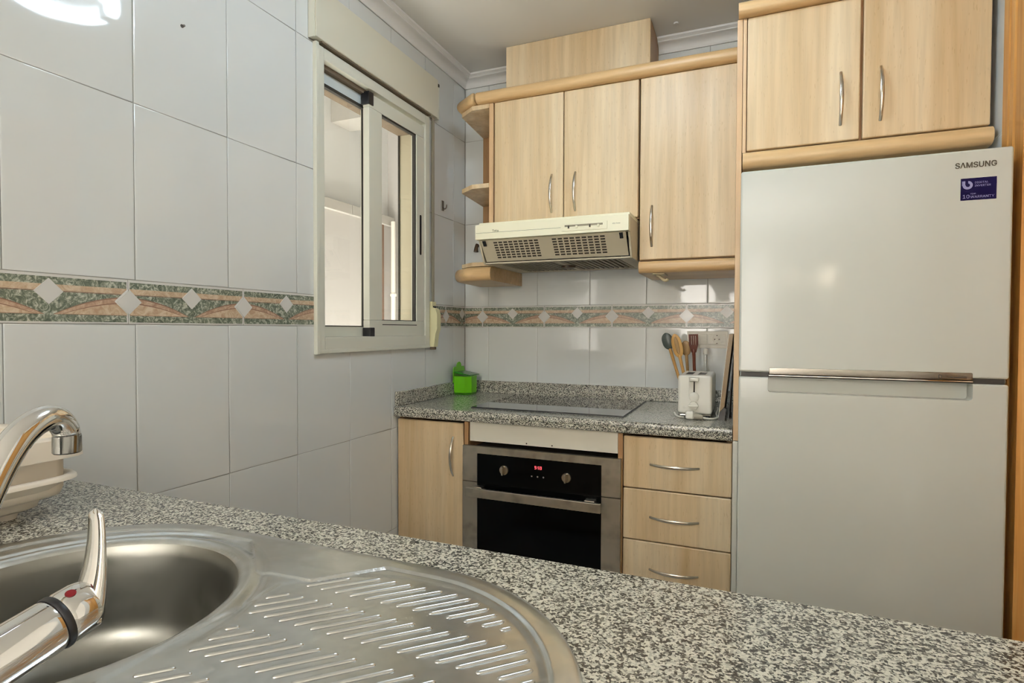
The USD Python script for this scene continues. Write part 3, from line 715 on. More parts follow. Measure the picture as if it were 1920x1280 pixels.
put(rk, 'upper_tray', tray(0.030, 0.262, -2.345, -1.8965, 0.905, 1.006, 0.006, 0.022, 0.014, 0.034), 'rack_plastic', 40)
for x_, y_ in ((0.075, -2.30), (0.205, -2.30), (0.075, -1.965), (0.205, -1.965)):
    put(rk, 'foot', lathe([(0, 0), (0.012, 0), (0.016, 0.012), (0, 0.0125)], (x_, y_, ZC + 0.0002), 20), 'rack_plastic', 40)

# ------------------------------------------------------------------ base units along the back wall
FY = -0.585      # plane of the fronts
bd = thing('base_cabinet', 'narrow beech base cabinet with one door in the left corner', 'base cabinet', (0.15, -0.3, 0))
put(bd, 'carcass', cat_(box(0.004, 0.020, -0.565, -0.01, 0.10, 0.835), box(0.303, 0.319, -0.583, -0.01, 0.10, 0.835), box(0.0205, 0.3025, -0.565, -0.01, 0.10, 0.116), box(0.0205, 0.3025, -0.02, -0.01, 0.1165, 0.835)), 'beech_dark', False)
dd = put(bd, 'door', rbox(0.006, 0.298, FY, FY + 0.019, 0.105, 0.826, 0.004, 3), 'beech')
handle(dd, 'handle', (0.255, FY, 0.697), 0.150, Z, -Y)
put(bd, 'plinth', box(0.004, 0.319, -0.53, -0.515, 0.0, 0.0995), 'beech', False)

du = thing('drawer_unit', 'beech base unit with three drawers between the oven and the fridge', 'drawer unit', (1.07, -0.3, 0))
put(du, 'carcass', cat_(box(0.886, 0.902, -0.583, -0.01, 0.10, 0.835), box(1.229, 1.2445, -0.565, -0.01, 0.10, 0.835), box(0.9025, 1.2285, -0.565, -0.01, 0.10, 0.116), box(0.9025, 1.2285, -0.02, -0.01, 0.1165, 0.835)), 'beech_dark', False)
for z0, z1, zh in ((0.6545, 0.826, 0.737), (0.4815, 0.651, 0.562), (0.308, 0.478, 0.388), (0.105, 0.3045, 0.20)):
    dd = put(du, 'drawer', rbox(0.9045, 1.2445, FY, FY + 0.019, z0, z1, 0.004, 3), 'beech')
    handle(dd, 'handle', (1.070, FY, zh), 0.155, X, -Y)
put(du, 'plinth', box(0.886, 1.2445, -0.53, -0.515, 0.0, 0.0995), 'beech', False)

fp = thing('filler_panel', 'white filler panel with two screw holes between worktop and oven', 'filler panel', (0.60, -0.58, 0.755))
put(fp, 'panel', rbox(0.324, 0.8845, -0.580, -0.562, 0.762, 0.834, 0.001), 'white_laminate')
for x_ in (0.553, 0.650):
    put(fp, 'screw_hole', to(trimesh.creation.cylinder(0.0026, 0.0012, sections=14), (X, Z, -Y), (x_, -0.5806, 0.7695)), 'hook_brown', False)

ov = thing('oven', 'built-in stainless steel electric oven with black glass door and red clock display', 'oven', (0.60, -0.3, 0.15))
OX0, OX1, OY = 0.3235, 0.8825, -0.603
ox0, ox1 = 0.3055, 0.8985
put(ov, 'body', box(OX0, OX1, -0.584, -0.06, 0.155, 0.735), 'hood_slot', False)
fas = sbox(ox0, 0.6175, ox1, 0.7485).difference(sbox(0.366, 0.60, 0.834, 0.7225))
put(ov, 'fascia', prism_y(fas, OY, OY + 0.0165), 'oven_steel', False)
put(ov, 'control_panel', rbox(0.3663, 0.8337, OY + 0.0008, OY + 0.017, 0.6120, 0.7222, 0.0008), 'oven_black')
dfr = sbox(ox0, 0.160, ox1, 0.6145).difference(sbox(0.366, 0.215, 0.834, 0.63))
put(ov, 'door_frame', prism_y(dfr, OY, OY + 0.0165), 'oven_steel', False)
put(ov, 'door_glass', rbox(0.3663, 0.8337, OY + 0.0006, OY + 0.017, 0.2153, 0.6112, 0.0008), 'oven_black')
hb = put(ov, 'door_handle', rbox(0.338, 0.842, -0.648, -0.634, 0.571, 0.6035, 0.002), 'oven_steel', label='flat steel bar handle across the oven door')
for x_ in (0.380, 0.800):
    put(hb, 'handle_post', rbox(x_ - 0.018, x_ + 0.018, -0.6335, OY + 0.0004, 0.578, 0.606, 0.003), 'oven_steel')
for x_, z_ in ((0.475, 0.6705), (0.711, 0.6675)):
    kb = put(ov, 'knob', lathe([(0, 0), (0.0175, 0), (0.0175, 0.004), (0.0160, 0.006), (0, 0.007)], (x_, OY + 0.0006, z_), 32, -Y), 'nickel', 40)
    put(kb, 'grip', rbox(x_ - 0.004, x_ + 0.004, OY - 0.022, OY - 0.006, z_ - 0.0155, z_ + 0.0155, 0.003), 'nickel')
for x_ in (0.5835, 0.6055, 0.6275):
    put(ov, 'button', lathe([(0, 0), (0.0040, 0), (0.0040, 0.002), (0.003, 0.0042), (0, 0.005)], (x_, OY + 0.0006, 0.6605), 18, -Y), 'chrome', 40)
dsp = put(ov, 'display', rbox(0.578, 0.636, OY + 0.0002, OY + 0.0008, 0.680, 0.702, 0.0002), 'oven_black')
SEG = {'9': 'abcdfg', '5': 'acdfg'}
def seven(ch, x, z, w_, h_):
    t_ = w_ * 0.24
    g_ = {'a': (0, w_, h_ - t_, h_), 'd': (0, w_, 0, t_), 'g': (0, w_, h_ / 2 - t_ / 2, h_ / 2 + t_ / 2), 'f': (0, t_, h_ / 2, h_), 'b': (w_ - t_, w_, h_ / 2, h_), 'e': (0, t_, 0, h_ / 2), 'c': (w_ - t_, w_, 0, h_ / 2)}
    return [box(x + a, x + b, OY - 0.0004, OY + 0.0001, z + p, z + q) for a, b, p, q in (g_[s] for s in SEG[ch])]
dig = seven('9', 0.5925, 0.686, 0.0062, 0.0108) + seven('5', 0.6045, 0.686, 0.0062, 0.0108) + seven('9', 0.6130, 0.686, 0.0062, 0.0108)
dig += [box(0.6008, 0.6022, OY - 0.0004, OY + 0.0001, z_, z_ + 0.0014) for z_ in (0.6885, 0.6935)]
put(dsp, 'digits', cat_(*dig), 'digit_glow', False, label='red lit clock digits 9:59')

pl_ = thing('plinth_panel', 'beech plinth panel closing the gap below the oven', 'plinth', (0.6, -0.55, 0))
put(pl_, 'panel', rbox(0.3205, 0.8845, -0.560, -0.544, 0.0, 0.148, 0.002), 'beech')
hb_ = thing('hob', 'black glass electric hob set flush on the granite worktop', 'hob', (0.6, -0.29, ZC))
put(hb_, 'frame', rbox(0.303, 0.893, -0.532, -0.062, ZC + 0.0003, ZC + 0.0035, 0.001), 'hob_trim')
put(hb_, 'glass', rbox(0.305, 0.891, -0.530, -0.064, ZC + 0.0037, ZC + 0.0062, 0.001), 'hob_black')

# ------------------------------------------------------------------ cooker hood
hd = thing('cooker_hood', 'cream cooker hood with slotted visor under the two-door wall cabinet', 'cooker hood', (0.60, -0.25, 1.44))
HX0, HX1 = 0.3045, 0.899
put(hd, 'visor', rbox(HX0, HX1, -0.500, -0.470, 1.5275, 1.5845, 0.002), 'hood_cream', label='bright cream front strip')
put(hd, 'visor_top', rbox(HX0 + 0.002, HX1 - 0.002, -0.4695, -0.04, 1.583, 1.5965, 0.002), 'hood_cream')
side = Polygon([(-0.4695, 1.5275), (-0.4695, 1.5825), (-0.04, 1.5825), (-0.04, 1.4405), (-0.418, 1.4405), (-0.430, 1.449)])
put(hd, 'side_panel', prism_x(side, HX0 + 0.001, HX0 + 0.008), 'hood_beige', False)
put(hd, 'side_panel', prism_x(side, HX1 - 0.008, HX1 - 0.001), 'hood_beige', False)
# the slanting slotted flap
pa, pb_ = np.array([0, -0.484, 1.526]), np.array([0, -0.423, 1.450])
fl = pb_ - pa; FLN = np.linalg.norm(fl); fl /= FLN
fn = np.cross(X, fl); fn = fn if fn[1] < 0 else -fn
def on_flap(mesh):   # mesh: x = world x, y = distance down the flap, z = outwards
    return to(mesh, (X, fl, np.cross(X, fl)), pa)
out_s = 1 if np.cross(X, fl) @ fn > 0 else -1
fm = on_flap(box(HX0 + 0.014, HX1 - 0.014, 0, FLN, 0, -0.004 * out_s)); fm.fix_normals()
put(hd, 'flap', fm, 'hood_beige', False)
slots = []
for g0, g1 in ((0.372, 0.560), (0.610, 0.815)):
    for i in range(9):
        for j in range(7):
            xa = g0 + (g1 - g0) * i / 9
            ya = FLN * (0.10 + 0.80 * j / 7)
            slots.append(box(xa, xa + (g1 - g0) / 9 * 0.74, ya, ya + FLN * 0.066, -0.001 * out_s, 0.0004 * out_s))
sm = on_flap(cat_(*slots))
put(hd, 'vent_slots', sm, 'hood_slot', False, kind='stuff')
for xa in (HX0 + 0.024, HX1 - 0.036):
    cl = on_flap(box(xa, xa + 0.012, 0.002, 0.024, 0.0002 * out_s, 0.005 * out_s)); cl.fix_normals()
    put(hd, 'latch', cl, 'black_plastic', False)
put(hd, 'filter_frame', prism_z(sbox(HX0 + 0.009, -0.4225, HX1 - 0.009, -0.041).difference(sbox(0.365, -0.395, 0.592, -0.075)).difference(sbox(0.612, -0.395, 0.845, -0.075)), 1.4415, 1.4465), 'hood_beige', False)
put(hd, 'filter_back', box(0.36, 0.85, -0.40, -0.07, 1.4475, 1.452), 'filter_dark', False)
for g0, g1 in ((0.365, 0.592), (0.612, 0.845)):
    for i in range(11):
        xa = g0 + (g1 - g0) * (i + 0.18) / 11
        put(hd, 'filter_bar', rbox(xa, xa + (g1 - g0) / 11 * 0.55, -0.3945, -0.0755, 1.4425, 1.4470, 0.001, 1), 'filter_grey')
put(hd, 'lamp_lens', lathe([(0, 0), (0.030, 0), (0.030, 0.006), (0.022, 0.009), (0, 0.009)], (0.602, -0.24, 1.4414), 30, -Z), 'hook_brown', 40)
put(hd, 'groove', cat_(box(HX0 + 0.004, 0.652, -0.5006, -0.4995, 1.5512, 1.5524)), 'logo_grey', False)
sw = put(hd, 'switch_panel', rbox(0.656, 0.824, -0.5025, -0.4995, 1.5375, 1.5655, 0.001), 'hood_cream')
put(sw, 'switch_slot', box(0.668, 0.808, -0.5032, -0.5024, 1.5525, 1.5590), 'filter_grey', False)
for x_, mt, ww in ((0.683, 'hood_slot', 0.005), (0.762, 'hood_slot', 0.005), (0.713, 'hood_cream', 0.008), (0.793, 'hood_cream', 0.008)):
    put(sw, 'slide_switch', rbox(x_ - ww / 2, x_ + ww / 2, -0.5075, -0.5030, 1.5465, 1.5555, 0.001), mt)
put(hd, 'lettering', text('Teka', 0.0085, (0.377, -0.4998, 1.5535), X, Z, 0.0008, True), 'logo_grey', False)
put(hd, 'lettering', text('Alto Poder', 0.0042, (0.842, -0.4998, 1.5525), X, Z, 0.0006), 'logo_grey', False)

# ------------------------------------------------------------------ wall cabinets
CY = -0.33
wc = thing('wall_cabinet', 'two-door beech wall cabinet above the cooker hood', 'wall cabinet', (0.606, -0.17, 1.60))
put(wc, 'carcass', box(0.3045, 0.9005, CY + 0.0195, -0.004, 1.6005, 2.117), 'beech_dark', False)
for x0, x1, hx in ((0.3085, 0.6055, 0.5585), (0.6090, 0.9000, 0.6555)):
    dd = put(wc, 'door', rbox(x0, x1, CY, CY + 0.019, 1.604, 2.1165, 0.004, 3), 'beech')
    handle(dd, 'handle', (hx, CY, 1.721), 0.152, Z, -Y)
wc2 = thing('wall_cabinet', 'taller single-door beech wall cabinet between the hood and the fridge', 'wall cabinet', (1.075, -0.17, 1.43))
put(wc2, 'carcass', box(0.9035, 1.2430, CY + 0.0195, -0.004, 1.4405, 2.117), 'beech_dark', False)
dd = put(wc2, 'door', rbox(0.9065, 1.2425, CY, CY + 0.019, 1.4425, 2.1165, 0.004, 3), 'beech')
handle(dd, 'handle', (0.951, CY, 1.566), 0.152, Z, -Y)
def bar_poly(y0, y1, z0, z1, r):     # a moulding section rounded on its front
    return unary_union([sbox(y0 + r, z0, y1, z1), sbox(y0, z0 + r, y1, z1 - r), Point(y0 + r, z0 + r).buffer(r, quad_segs=8), Point(y0 + r, z1 - r).buffer(r, quad_segs=8)])
put(wc2, 'light_pelmet', prism_x(bar_poly(-0.350, -0.020, 1.392, 1.4365, 0.021), 0.9065, 1.2425), 'beech_moulding', 40, label='rounded beech pelmet under the cabinet')
ub = thing('cabinet_hook', 'small cream bracket under the pelmet of the single-door wall cabinet', 'bracket', (0.98, -0.30, 1.37))
put(ub, 'plate', rbox(0.955, 1.000, -0.330, -0.250, 1.3865, 1.3915, 0.002), 'shelf_bracket')
put(ub, 'arm', tube(spline([(0.965, -0.30, 1.386), (0.985, -0.30, 1.374), (1.000, -0.30, 1.366), (1.008, -0.30, 1.372)], 14), 0.006, n=12), 'shelf_bracket', True)

su = thing('corner_shelf', 'open beech corner shelf with chamfered shelves left of the wall cabinets', 'shelf unit', (0.20, -0.17, 1.37))
def shelf_poly(o=0.0, xr=0.2840):
    return Polygon([(xr, -0.004), (xr, -0.332 - o), (0.205 - o * 0.5, -0.332 - o), (0.128 - o, -0.275 - o * 0.4), (0.098 - o, -0.004)])
put(su, 'side_panel', rbox(0.2845, 0.3035, -0.332, -0.004, 1.4625, 2.1165, 0.0015), 'beech_edge')
put(su, 'back_board', box(0.100, 0.286, -0.0038, -0.0005, 1.4625, 2.1165), 'beech_dark', False)  # dark beech carries the shadow this board stands in
put(su, 'shelf', prism_z(shelf_poly(), 2.098, 2.1165), 'beech', 20)
put(su, 'shelf', prism_z(shelf_poly(), 1.771, 1.789), 'beech', 20)
put(su, 'shelf', prism_z(shelf_poly(0.0, 0.3035), 1.4455, 1.4620), 'beech', 20)
def rounded_slab(poly, z0, z1, r):
    lv = []
    for k in range(7):
        a_ = -math.pi / 2 + k / 6 * math.pi
        lv.append((r * (1 - math.cos(a_)), (z0 + z1) / 2 + ((z1 - z0) / 2) * math.sin(a_)))
    P = [(np.array(poly.buffer(-o, join_style=2).exterior.coords)[:-1], z) for o, z in lv]
    return trimesh.convex.convex_hull(np.vstack([np.column_stack([p, np.full(len(p), z)]) for p, z in P]))
import manifold3d as m3
def man(t):
    return m3.Manifold(m3.Mesh(np.asarray(t.vertices, np.float32), np.asarray(t.faces, np.uint32)))
def unman(m_):
    q_ = m_.to_mesh()
    return trimesh.Trimesh(q_.vert_properties[:, :3], q_.tri_verts, process=True)
put(su, 'pelmet', unman(man(rounded_slab(shelf_poly(0.028, 0.40).union(sbox(0.2, -0.1, 0.40, 0.05)).convex_hull, 1.384, 1.4415, 0.020)) ^ man(box(-1, 0.3025, -1, -0.004, 1, 2))), 'beech_moulding', 40, label='rounded beech pelmet under the lowest shelf')

# crown moulding that runs over the corner shelf and both cabinets
cm = thing('crown_moulding', 'long rounded beech crown moulding on top of the wall cabinets', 'moulding', (0.7, -0.17, 2.118))
put(cm, 'rail', prism_x(bar_poly(-0.362, -0.004, 2.1175, 2.1625, 0.020), 0.235, 1.2430), 'beech_moulding', 40)
put(cm, 'corner_rail', rounded_slab(Polygon([(0.234, -0.004), (0.234, -0.362), (0.212, -0.362), (0.112, -0.292), (0.085, -0.004)]), 2.1175, 2.1625, 0.016), 'beech_moulding', 40)
db = thing('duct_cover', 'beech boxed duct cover between the wall cabinets and the ceiling', 'duct cover', (0.615, -0.11, 2.163))
put(db, 'front_board', rbox(0.3105, 0.9215, -0.215, -0.199, 2.1635, CEIL - 0.001, 0.001), 'beech')
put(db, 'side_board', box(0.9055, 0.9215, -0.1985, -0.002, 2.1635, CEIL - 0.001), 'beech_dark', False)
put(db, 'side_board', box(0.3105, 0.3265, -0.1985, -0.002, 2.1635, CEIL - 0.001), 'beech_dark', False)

# fridge surround
tpn = thing('end_panel', 'tall narrow beech end panel between the worktop and the fridge', 'end panel', (1.254, -0.3, 0.84))
put(tpn, 'panel', rbox(1.2465, 1.2625, -0.598, -0.004, 0.8385, 2.1275, 0.0015), 'beech_edge')
wpn = thing('side_panel', 'white side panel below the beech end panel, left of the fridge', 'side panel', (1.254, -0.3, 0))
put(wpn, 'panel', rbox(1.2465, 1.2610, -0.605, -0.004, 0.0, 0.8375, 0.0015), 'white_plastic')
fc = thing('fridge_cabinet', 'two-door beech cabinet above the fridge at the top right', 'wall cabinet', (1.57, -0.3, 1.66))
KY = -0.600
put(fc, 'carcass', cat_(box(1.2635, 1.873, KY + 0.0195, -0.004, 1.722, 2.1275)), 'beech_dark', False)
put(fc, 'face_stile', rbox(1.2635, 1.2735, KY + 0.001, KY + 0.019, 1.722, 2.1275, 0.001), 'beech_edge')
for x0, x1, hx in ((1.2755, 1.5725, 1.5245), (1.5795, 1.8715, 1.6225)):
    dd = put(fc, 'door', rbox(x0, x1, KY, KY + 0.019, 1.7265, 2.127, 0.004, 3), 'beech')
    handle(dd, 'handle', (hx, KY, 1.8465), 0.152, Z, -Y)
put(fc, 'crown', prism_x(bar_poly(-0.632, -0.004, 2.1280, 2.1680, 0.018), 1.2500, 1.8760), 'beech_moulding', 40, label='rounded beech crown moulding')
pel = prism_x(bar_poly(-0.622, -0.06, 1.672, 1.7210, 0.0235), 1.2650, 1.8740)
put(fc, 'pelmet', pel, 'beech_moulding', 40, label='rounded beech pelmet under the doors')

# ------------------------------------------------------------------ fridge
fr = thing('fridge', 'tall white two-door fridge freezer at the right of the kitchen', 'fridge', (1.56, -0.42, 0))
RX0, RX1, RY = 1.2645, 1.8595, -0.790
put(fr, 'body', rbox(RX0 + 0.002, RX1 - 0.002, -0.722, -0.10, 0.02, 1.605, 0.004), 'fridge_white')
put(fr, 'upper_door', rbox(RX0, RX1, RY, -0.726, 1.0665, 1.6165, 0.006, 4), 'fridge_white')
# lower door with the hand pocket cut into its top edge
low = man(rbox(RX0, RX1, RY, -0.726, 0.055, 1.0535, 0.006, 4))
cut = man(to(prism(rounded_rect(1.3385, 1.0125, 1.7895, 1.09, 0.008), 0.045), (X, Z, -Y), (0, RY + 0.040, 0)))
lowm = low - cut
mm = lowm.to_mesh()
put(fr, 'lower_door', trimesh.Trimesh(mm.vert_properties[:, :3], mm.tri_verts, process=True), 'fridge_white', 30)
tr = put(fr, 'handle_trim', rbox(1.3400, 1.7895, RY - 0.0012, RY + 0.010, 1.0605, 1.0805, 0.003), 'trim_metal', label='dark metal handle trim along the bottom of the upper door')
put(tr, 'trim_lip', rbox(1.3400, 1.7895, RY - 0.0022, RY + 0.008, 1.0570, 1.0603, 0.001), 'chrome')
put(fr, 'door_gap', box(RX0 + 0.006, RX1 - 0.006, RY + 0.008, -0.73, 1.0538, 1.0662), 'fridge_gap', False)
put(tr, 'lettering', cat_(text('DIGITAL INVERTER', 0.0036, (1.7300, RY - 0.0014, 1.0660), X, Z, 0.0005), text('D', 0.0085, (1.7195, RY - 0.0014, 1.0650), X, Z, 0.0005, True)), 'trim_print', False)
put(fr, 'lettering', text('S\u039bMSUNG', 0.0125, (1.7450, RY - 0.0003, 1.5735), X, Z, 0.0009, True, width=0.0805), 'brand_grey', False, label='grey raised lettering in the top right corner')
stk = put(fr, 'sticker', box(1.7575, 1.8270, RY - 0.0006, RY + 0.001, 1.4955, 1.5480), 'sticker_navy', False, label='navy blue warranty sticker with pale print')
lx, lz = 1.7705, 1.5315
ring = Point(lx + 0.0005, lz).buffer(0.0100, quad_segs=12).union(sbox(lx - 0.0105, lz - 0.001, lx + 0.0005, lz + 0.0100)).difference(Point(lx + 0.0010, lz).buffer(0.0042)).difference(sbox(lx - 0.0042, lz, lx - 0.0022, lz + 0.02)).difference(sbox(lx - 0.0022, lz + 0.001, lx + 0.0016, lz + 0.02))
prt = [prism_y(ring, RY - 0.0011, RY - 0.0005)]
prt += [text('DIGITAL', 0.0046, (1.7845, RY - 0.0005, 1.5345), X, Z, 0.0006), text('INVERTER', 0.0046, (1.7845, RY - 0.0005, 1.5270), X, Z, 0.0006),
        text('10', 0.0085, (1.7605, RY - 0.0005, 1.5003), X, Z, 0.0006), text('YEAR', 0.0030, (1.7765, RY - 0.0005, 1.5090), X, Z, 0.0006), text('WARRANTY', 0.0056, (1.7765, RY - 0.0005, 1.5003), X, Z, 0.0006, width=0.046)]
put(stk, 'print', cat_(*prt), 'sticker_print', False)
put(fr, 'hinge_cover', rbox(1.80, 1.8575, -0.775, -0.735, 1.0545, 1.0660, 0.002), 'fridge_edge')
put(fr, 'plinth', box(RX0 + 0.01, RX1 - 0.01, -0.715, -0.69, 0.0, 0.0545), 'fridge_gap', False)

# ------------------------------------------------------------------ things on the back worktop
gb = thing('salt_box', 'bright green plastic salt box with shaped back plate in the left worktop corner', 'salt box', (0.065, -0.11, ZC))
gp = Polygon([(0.0255, -0.158), (0.082, -0.158), (0.106, -0.136), (0.106, -0.082), (0.082, -0.060), (0.0255, -0.060)])
def taper(poly, z0, z1, o0, o1, fill=None):
    a_, b_ = np.array(poly.buffer(-o0, join_style=2).exterior.coords)[:-1], np.array(poly.buffer(-o1, join_style=2).exterior.coords)[:-1]
    return trimesh.convex.convex_hull(np.vstack([np.column_stack([a_, np.full(len(a_), z0)]), np.column_stack([b_, np.full(len(b_), z1)])]))
put(gb, 'base', taper(gp, ZC + 0.0004, ZC + 0.010, 0.003, 0.001), 'green_base', 20)
put(gb, 'box', taper(gp, ZC + 0.0102, 0.958, 0.0005, 0.0), 'green_plastic', 20)
put(gb, 'lip', prism_z(gp.buffer(0.0015, join_style=2), 0.9582, 0.9635), 'green_plastic', 20)
lid = to(prism(Polygon([(0.026, 0.9785), (0.108, 0.9655), (0.108, 0.9705), (0.026, 0.9845)]), 0.098), (X, Z, -Y), (0, -0.060, 0)); lid.fix_normals()
put(gb, 'lid', lid, 'green_dark', 20, label='dark green sloping lid')
ths = np.linspace(0, 2 * math.pi, 30, endpoint=False)
bp = unary_union([sbox(-0.164, 0.93, -0.052, 0.982), Point(-0.108, 0.978).buffer(0.056, quad_segs=14).intersection(sbox(-1, 0.95, 1, 1.006)), Point(-0.108, 1.006).buffer(0.022, quad_segs=12)]).buffer(-0.006).buffer(0.006)
put(gb, 'back_plate', prism_x(bp, 0.0235, 0.0265), 'green_plastic', 20, label='lobed back plate rising behind the lid')

ts = thing('toaster', 'white two-slot toaster on the worktop beside the fridge panel', 'toaster', (1.118, -0.31, ZC))
tx0, tx1, ty0, ty1 = 1.061, 1.174, -0.425, -0.190
def slotted():
    b_ = man(rbox(tx0, tx1, ty0, ty1, 0.889, 1.0235, 0.009, 4))
    for a_, c_ in ((1.080, 1.106), (1.123, 1.149)):
        b_ = b_ - man(box(a_, c_, -0.375, -0.235, 0.94, 1.05))
    b_ = b_ - man(box(1.098, 1.133, -0.43, -0.4205, 0.950, 1.018))
    g_ = b_.to_mesh()
    return trimesh.Trimesh(g_.vert_properties[:, :3], g_.tri_verts, process=True)
put(ts, 'body', slotted(), 'white_plastic', 30)
put(ts, 'slot_lining', cat_(box(1.0805, 1.1055, -0.3745, -0.2355, 0.941, 1.0215), box(1.1235, 1.1485, -0.3745, -0.2355, 0.941, 1.0215)), 'tray_dark', False)  # dark solid blocks stand in for the shaded hollows of the slots
put(ts, 'lever_track', box(1.1128, 1.1178, -0.4216, -0.4204, 0.957, 1.005), 'hood_slot', False)
put(ts, 'lever', rbox(1.1000, 1.1310, -0.440, -0.4205, 1.0030, 1.0165, 0.004, 3), 'white_plastic')
put(ts, 'track_foot', lathe([(0, 0), (0.0165, 0), (0.0165, 0.004), (0.012, 0.007), (0, 0.008)], (1.1155, -0.4245, 0.949), 28, -Y), 'white_plastic', 40)
kn = put(ts, 'browning_knob', lathe([(0, 0), (0.0155, 0), (0.0145, 0.010), (0, 0.0115)], (1.1145, -0.4252, 0.919), 28, -Y), 'white_plastic', 40)
put(kn, 'pointer', rbox(1.098, 1.131, -0.446, -0.436, 0.9165, 0.9235, 0.002), 'white_plastic')
put(ts, 'button', lathe([(0, 0), (0.0045, 0), (0.004, 0.002), (0, 0.0025)], (1.083, -0.4252, 0.911), 18, -Y), 'white_plastic', 40)
put(ts, 'base', rbox(tx0 + 0.004, tx1 - 0.004, ty0 + 0.005, ty1 - 0.005, 0.8845, 0.8885, 0.001), 'strap_grey')
for x_ in (tx0 + 0.014, tx1 - 0.014):
    for y_ in (ty0 + 0.016, ty1 - 0.016):
        put(ts, 'foot', lathe([(0, 0), (0.008, 0), (0.008, 0.0072), (0, 0.0072)], (x_, y_, ZC + 0.0002), 14), 'black_plastic', 40)
cb = thing('toaster_plug', 'white plug and flex lying on the worktop in front of the toaster', 'plug', (1.12, -0.46, ZC))
put(cb, 'plug_body', rbox(1.092, 1.120, -0.480, -0.452, ZC + 0.0005, ZC + 0.0275, 0.007, 3), 'white_plastic')
put(cb, 'plug_tail', lathe([(0, 0), (0.011, 0), (0.0065, 0.030), (0, 0.031)], (1.1195, -0.466, ZC + 0.0125), 20, (1.0, -0.1, -0.12)), 'strap_grey', 40)
for z_ in (-0.006, 0.006):
    put(cb, 'pin', lathe([(0, 0), (0.0024, 0), (0.0024, 0.018), (0, 0.019)], (1.0925, -0.464 + z_, ZC + 0.014), 12, (-1, 0, 0)), 'nickel', 40)
put(cb, 'flex', tube(spline([(1.148, -0.469, ZC + 0.0085), (1.175, -0.462, ZC + 0.0045), (1.190, -0.430, ZC + 0.0045), (1.187, -0.36, ZC + 0.0045), (1.184, -0.26, ZC + 0.0045), (1.180, -0.16, ZC + 0.0045)], 30), 0.0035, n=10), 'white_plastic', True)
put(cb, 'flex', tube(spline([(1.086, -0.452, ZC + 0.0045), (1.068, -0.448, ZC + 0.0045), (1.056, -0.432, ZC + 0.006), (1.048, -0.412, ZC + 0.012)], 16), 0.0035, n=10), 'white_plastic', True)

# utensils standing in a jar behind the toaster
jr = thing('utensil_jar', 'dark brown utensil jar half hidden behind the toaster', 'jar', (1.075, -0.115, ZC))
put(jr, 'jar', lathe([(0, 0.0003), (0.044, 0.0003), (0.046, 0.006), (0.048, 0.110), (0.046, 0.112), (0.0445, 0.108), (0.042, 0.008), (0, 0.006)], (1.075, -0.115, ZC), 36), 'jar_brown', 40)
def utensil(name, label, cat, foot, head_c, head_len, head_w, mat, thick=0.006, kind='spoon', head_mat=None):
    f, h = np.array(foot, float), np.array(head_c, float)
    d_ = (h - f) / np.linalg.norm(h - f)
    o = thing(name, label, cat, tuple(foot))
    neck = h - d_ * head_len * 0.5
    put(o, 'shaft', tube([f, f + (neck - f) * 0.5, neck, neck + d_ * 0.012], [0.0055, 0.0058, 0.0062, 0.007], [0.0045, 0.0045, 0.004, 0.0035], 12, up=(0, -1, 0)), mat, True)
    s = np.linspace(-1, 1, 21)
    if kind == 'spoon':
        wd = [head_w / 2 * max(0.03, (1 - abs(t_) ** 2.6)) ** 0.6 for t_ in s]
        put(o, 'head', tube([h + d_ * head_len / 2 * t_ for t_ in s], wd, [thick * 0.5 * max(0.05, (1 - abs(t_) ** 4)) for t_ in s], 20, up=(0, -1, 0)), head_mat or mat, True)
    return o, d_, h
o, d_, h = utensil('ladle', 'grey-green cooking spoon, leftmost of the utensils behind the toaster', 'cooking spoon', (1.060, -0.105, 0.886), (0.986, -0.125, 1.135), 0.070, 0.044, 'bamboo', 0.016, head_mat='utensil_grey')
o, d_, h = utensil('slotted_spoon', 'pale bamboo spoon with a long brown slot behind the toaster', 'cooking spoon', (1.080, -0.138, 0.886), (1.028, -0.168, 1.118), 0.098, 0.040, 'bamboo', 0.008)
side_ = np.cross(d_, (0, -1, 0)); side_ /= np.linalg.norm(side_)
put(o, 'slot', tube([h + d_ * t_ + np.array((0, -0.0032, 0)) for t_ in np.linspace(-0.032, 0.036, 11)], [0.0085 * max(0.1, 1 - abs(t_) ** 3) ** 0.5 for t_ in np.linspace(-1, 1, 11)], 0.0022, 14, up=(0, -1, 0)), 'spoon_wood', True, label='long brown slot down the middle of the spoon')
o, d_, h = utensil('wooden_spoon', 'small greyish wooden spoon in the middle of the utensils', 'cooking spoon', (1.072, -0.092, 0.886), (1.057, -0.125, 1.108), 0.062, 0.038, 'spoon_wood', 0.012)
o, d_, h = utensil('fork_spatula', 'dark red-brown wooden fork spatula, rightmost of the utensils', 'spatula', (1.095, -0.115, 0.886), (1.088, -0.150, 1.128), 0.070, 0.030, 'red_wood', kind='fork')
side_ = np.cross(d_, (0, 1, 0)); side_ /= np.linalg.norm(side_)
bl = Polygon([(-0.009, -0.036), (0.009, -0.036), (0.0175, -0.006), (0.0175, 0.036), (-0.0175, 0.036), (-0.0175, -0.006)])
for k in range(3):
    bl = bl.difference(sbox(-0.0088 + k * 0.0076, -0.006, -0.0088 + k * 0.0076 + 0.0024, 0.031 if k != 9 else 0.05))
put(o, 'blade', to(prism(bl, 0.006), (side_, d_, np.cross(side_, d_)), h), 'red_wood', 20)

